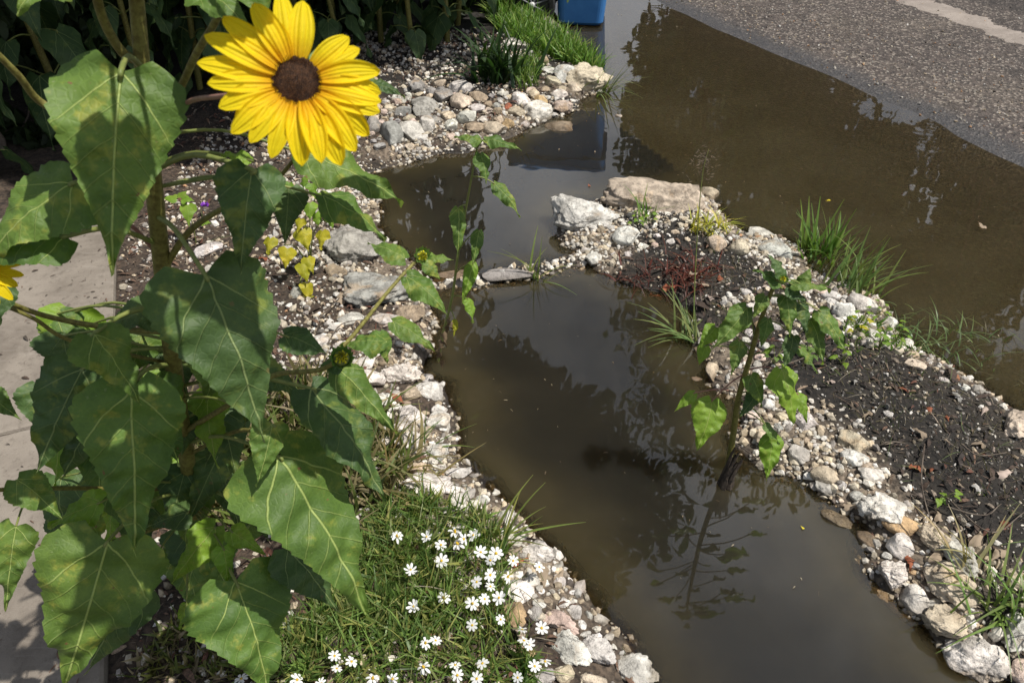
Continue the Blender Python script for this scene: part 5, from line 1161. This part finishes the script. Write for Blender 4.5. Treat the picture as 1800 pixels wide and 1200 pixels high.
# ------------------------------------------------------------------ tall sunflowers in shade on the far left bank (one built, the rest copied)
def bg_plant(seed, H, nleaf):
    rnd = random.Random(seed); root = put('sunflower_plant', None, Matrix.Identity(4), label='tall dark leafy sunflower in deep shade on the far left bank', cat='sunflower', group='tall sunflowers in the shade behind')
    pl = [Vector((0, 0, -.05)), Vector((rnd.uniform(-.05, .05), rnd.uniform(-.05, .05), H * .4)), Vector((rnd.uniform(-.12, .12), rnd.uniform(-.12, .12), H * .75)), Vector((rnd.uniform(-.2, .2), rnd.uniform(-.2, .2), H))]
    pp = spline(pl, 5); Vt, Ft = tube(pp, lerp_r(len(pp), .018, .006), 8); put('stem', pymesh('stem', Vt, Ft, M['stem']), parent=root)
    for i in range(nleaf):
        t = .04 + .94 * i / nleaf; a = i * 2.4 + rnd.uniform(-.3, .3); c = pp[int(t * (len(pp) - 1))]; o_ = Vector((math.cos(a), math.sin(a), 0)); r_ = rnd.uniform(.08, .22)
        B_ = c + o_ * r_ + Vector((0, 0, rnd.uniform(.0, .08))); L = rnd.uniform(.2, .3) * (1.05 - .3 * t); T_ = B_ + (o_ * rnd.uniform(.25, .7) + Vector((0, 0, -1))).normalized() * L
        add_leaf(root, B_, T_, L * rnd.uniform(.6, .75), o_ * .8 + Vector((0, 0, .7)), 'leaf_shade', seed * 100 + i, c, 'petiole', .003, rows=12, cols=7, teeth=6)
    return root
def copy_tree(o, M_, parent=None):
    c = o.copy(); COL.objects.link(c)
    if parent is None: c.matrix_world = M_
    else: c.parent = parent
    for ch in list(o.children): copy_tree(ch, None, c)
    return c
protos = [bg_plant(1, 2.5, 46), bg_plant(2, 2.0, 40)]
spots = [(-.62, 4.75), (-1.0, 4.5), (-1.35, 4.8), (-1.75, 4.4), (-.75, 5.3), (-1.2, 5.5), (-1.8, 5.2), (-2.2, 4.7), (-2.3, 4.0), (-2.1, 3.4), (-.50, 5.8), (-1.5, 4.15), (-2.7, 3.4), (-2.75, 4.4), (-1.5, 6.1), (-.55, 6.6), (-2.45, 5.6), (-2.3, 2.95), (-.42, 4.95), (-.38, 5.35), (-.85, 4.95), (-1.15, 5.05), (-1.9, 3.75), (-1.75, 4.1)]
for i, (x, y) in enumerate(spots):
    z = .08; Mx = Matrix.Translation((x, y, z)) @ Matrix.Rotation(random.uniform(0, 6.28), 4, 'Z') @ Matrix.Scale(random.uniform(.85, 1.15), 4)
    if i < 2: protos[i].matrix_world = Mx
    else: copy_tree(protos[i % 2], Mx)

# ------------------------------------------------------------------ trees and shrubs (their reflection and shade are in the picture)
def tree(name, label, x, y, h, crown, nleaf, pal, tr=.18, lsz=.12, cat='tree', group=None, limbs=7, clumps=26, seed=0):
    rnd = random.Random(seed); rs = np.random.RandomState(seed); root = put(name, None, Matrix.Translation((x, y, 0)), label=label, cat=cat, group=group)
    cx, cy, cz, rx, ry, rz = crown
    Vt, Ft = tube(spline([(x, y, -.1), (x + .1, y, h * .3), (x + (cx - x) * .5, y + (cy - y) * .5, h * .55), (cx, cy, cz)], 5), lerp_r(16, tr, tr * .3), 10); put('trunk', pymesh('trunk', Vt, Ft, M['bark']), parent=root)
    cs = []
    for i in range(clumps):
        a = rnd.uniform(0, 6.28); e = rnd.uniform(-1, 1); q_ = rnd.uniform(.45, .95); d_ = Vector((math.cos(a) * math.sqrt(1 - e * e) * rx, math.sin(a) * math.sqrt(1 - e * e) * ry, e * rz)) * q_; cs.append((Vector((cx, cy, cz)) + d_, rnd.uniform(.22, .42) * (rx + ry + rz) / 3))
    for i in range(limbs):
        e_ = cs[i][0]; s0 = Vector((x + (cx - x) * .4, y + (cy - y) * .4, h * .5)); Vt, Ft = tube(spline([s0, s0.lerp(e_, .5) + Vector((0, 0, -.2)), e_], 4), lerp_r(9, tr * .45, tr * .08), 7); put('limb', pymesh('limb', Vt, Ft, M['bark']), parent=root)
    w_ = rs.randint(0, clumps, nleaf); cc = np.array([c[0][:] for c in cs])[w_]; cr = np.array([c[1] for c in cs])[w_]
    d_ = rs.normal(0, 1, (nleaf, 3)); d_ /= np.linalg.norm(d_, axis=1)[:, None]; rr = rs.rand(nleaf) ** .45
    pos = cc + d_ * (cr * rr)[:, None] * np.array([1, 1, .75])
    lf = (np.array([(0, -1, 0), (.38, -.2, .1), (.3, .4, .08), (0, 1, 0), (-.3, .4, .08), (-.38, -.2, .1)]), np.array([(0, 1, 2, 3, 4, 5)]))
    cols = np.array(pal)[rs.randint(0, len(pal), nleaf)] * rs.uniform(.7, 1.25, (nleaf, 1)); s = rs.uniform(.6, 1.2, nleaf) * lsz
    put('crown', merged('crown', [lf], nleaf, pos, rotmats(nleaf, 1.6) * s[:, None, None], cols, M['crown'], True), parent=root, kind='stuff'); return root
TP = [(.045, .075, .02), (.06, .10, .025), (.035, .06, .018)]
tree('tree', 'large leafy tree across the street, seen only reflected in the water at right', 5.6, 12.5, 9, (5.2, 12, 6.6, 3.7, 3.0, 4.9), 17000, TP, .25, .15, seed=3, clumps=34, group='trees across the street')
tree('tree', 'second tree across the street further right, seen only as reflection', 10.6, 10.9, 8, (10.2, 10.8, 6.8, 4.0, 3.0, 4.9), 14000, TP, .25, .15, seed=5, clumps=28, group='trees across the street')
tree('tree', 'low leafy tree filling the gap between the two big street trees, seen only as reflection', 8.0, 11.6, 6, (7.8, 11.4, 4.6, 2.2, 2.0, 3.2), 9000, TP, .16, .14, seed=12, clumps=30, group='trees across the street')
tree('tree', 'slim tree up the street behind the cart, seen only as reflection', 3.7, 14.5, 8, (4.0, 14.5, 4.9, 1.7, 1.8, 4.2), 16000, TP, .15, .14, seed=9, clumps=26, group='trees across the street')
tree('tree', 'shade tree over the far left bank, its shadow darkening the bushes', -3.2, 6.8, 4, (-.50, 4.80, 4.0, 1.8, 1.7, .85), 42000, TP, .12, .09, seed=7, clumps=50)
for i, (x, y, r_) in enumerate([(-3.4, 3.6, 1.0), (-3.2, 4.9, 1.1), (-2.6, 6.3, 1.0), (-1.6, 6.9, 1.0), (-.9, 7.6, 1.0), (-3.6, 2.4, .9)]):
    tree('shrub', 'dense dark shrub backing the tall sunflowers at the top left', x, y, 1.2, (x, y, 1.1, r_, r_ * .8, 1.1), 5000, TP, .04, .07, 'shrub', 'dark shrubs behind the sunflowers', 4, 16, 20 + i)
for i, (x, y, r_) in enumerate([(-.62, 5.75, .45), (-1.25, 5.35, .5), (-1.85, 4.75, .5), (-2.35, 4.05, .5), (-2.5, 3.3, .45), (-.35, 6.3, .4)]):
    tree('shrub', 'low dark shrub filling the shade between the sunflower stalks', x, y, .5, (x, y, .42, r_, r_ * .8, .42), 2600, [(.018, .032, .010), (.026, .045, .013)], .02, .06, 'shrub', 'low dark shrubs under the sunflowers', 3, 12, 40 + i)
tree('tree', 'unseen small tree added at the left edge so its low crown shades the upper left corner', -3.0, 3.5, 3.2, (-.75, 3.25, 3.1, 1.15, .95, .6), 15000, TP, .08, .08, seed=15, clumps=30)  # out-of-view tree added only to block sun from the upper left
print('TRIS', sum(sum(len(p.vertices)-2 for p in m.polygons) for m in bpy.data.meshes))
print('objects', len(bpy.data.objects), 'tris', sum(len(o.data.polygons) for o in bpy.data.objects if o.type == 'MESH'))
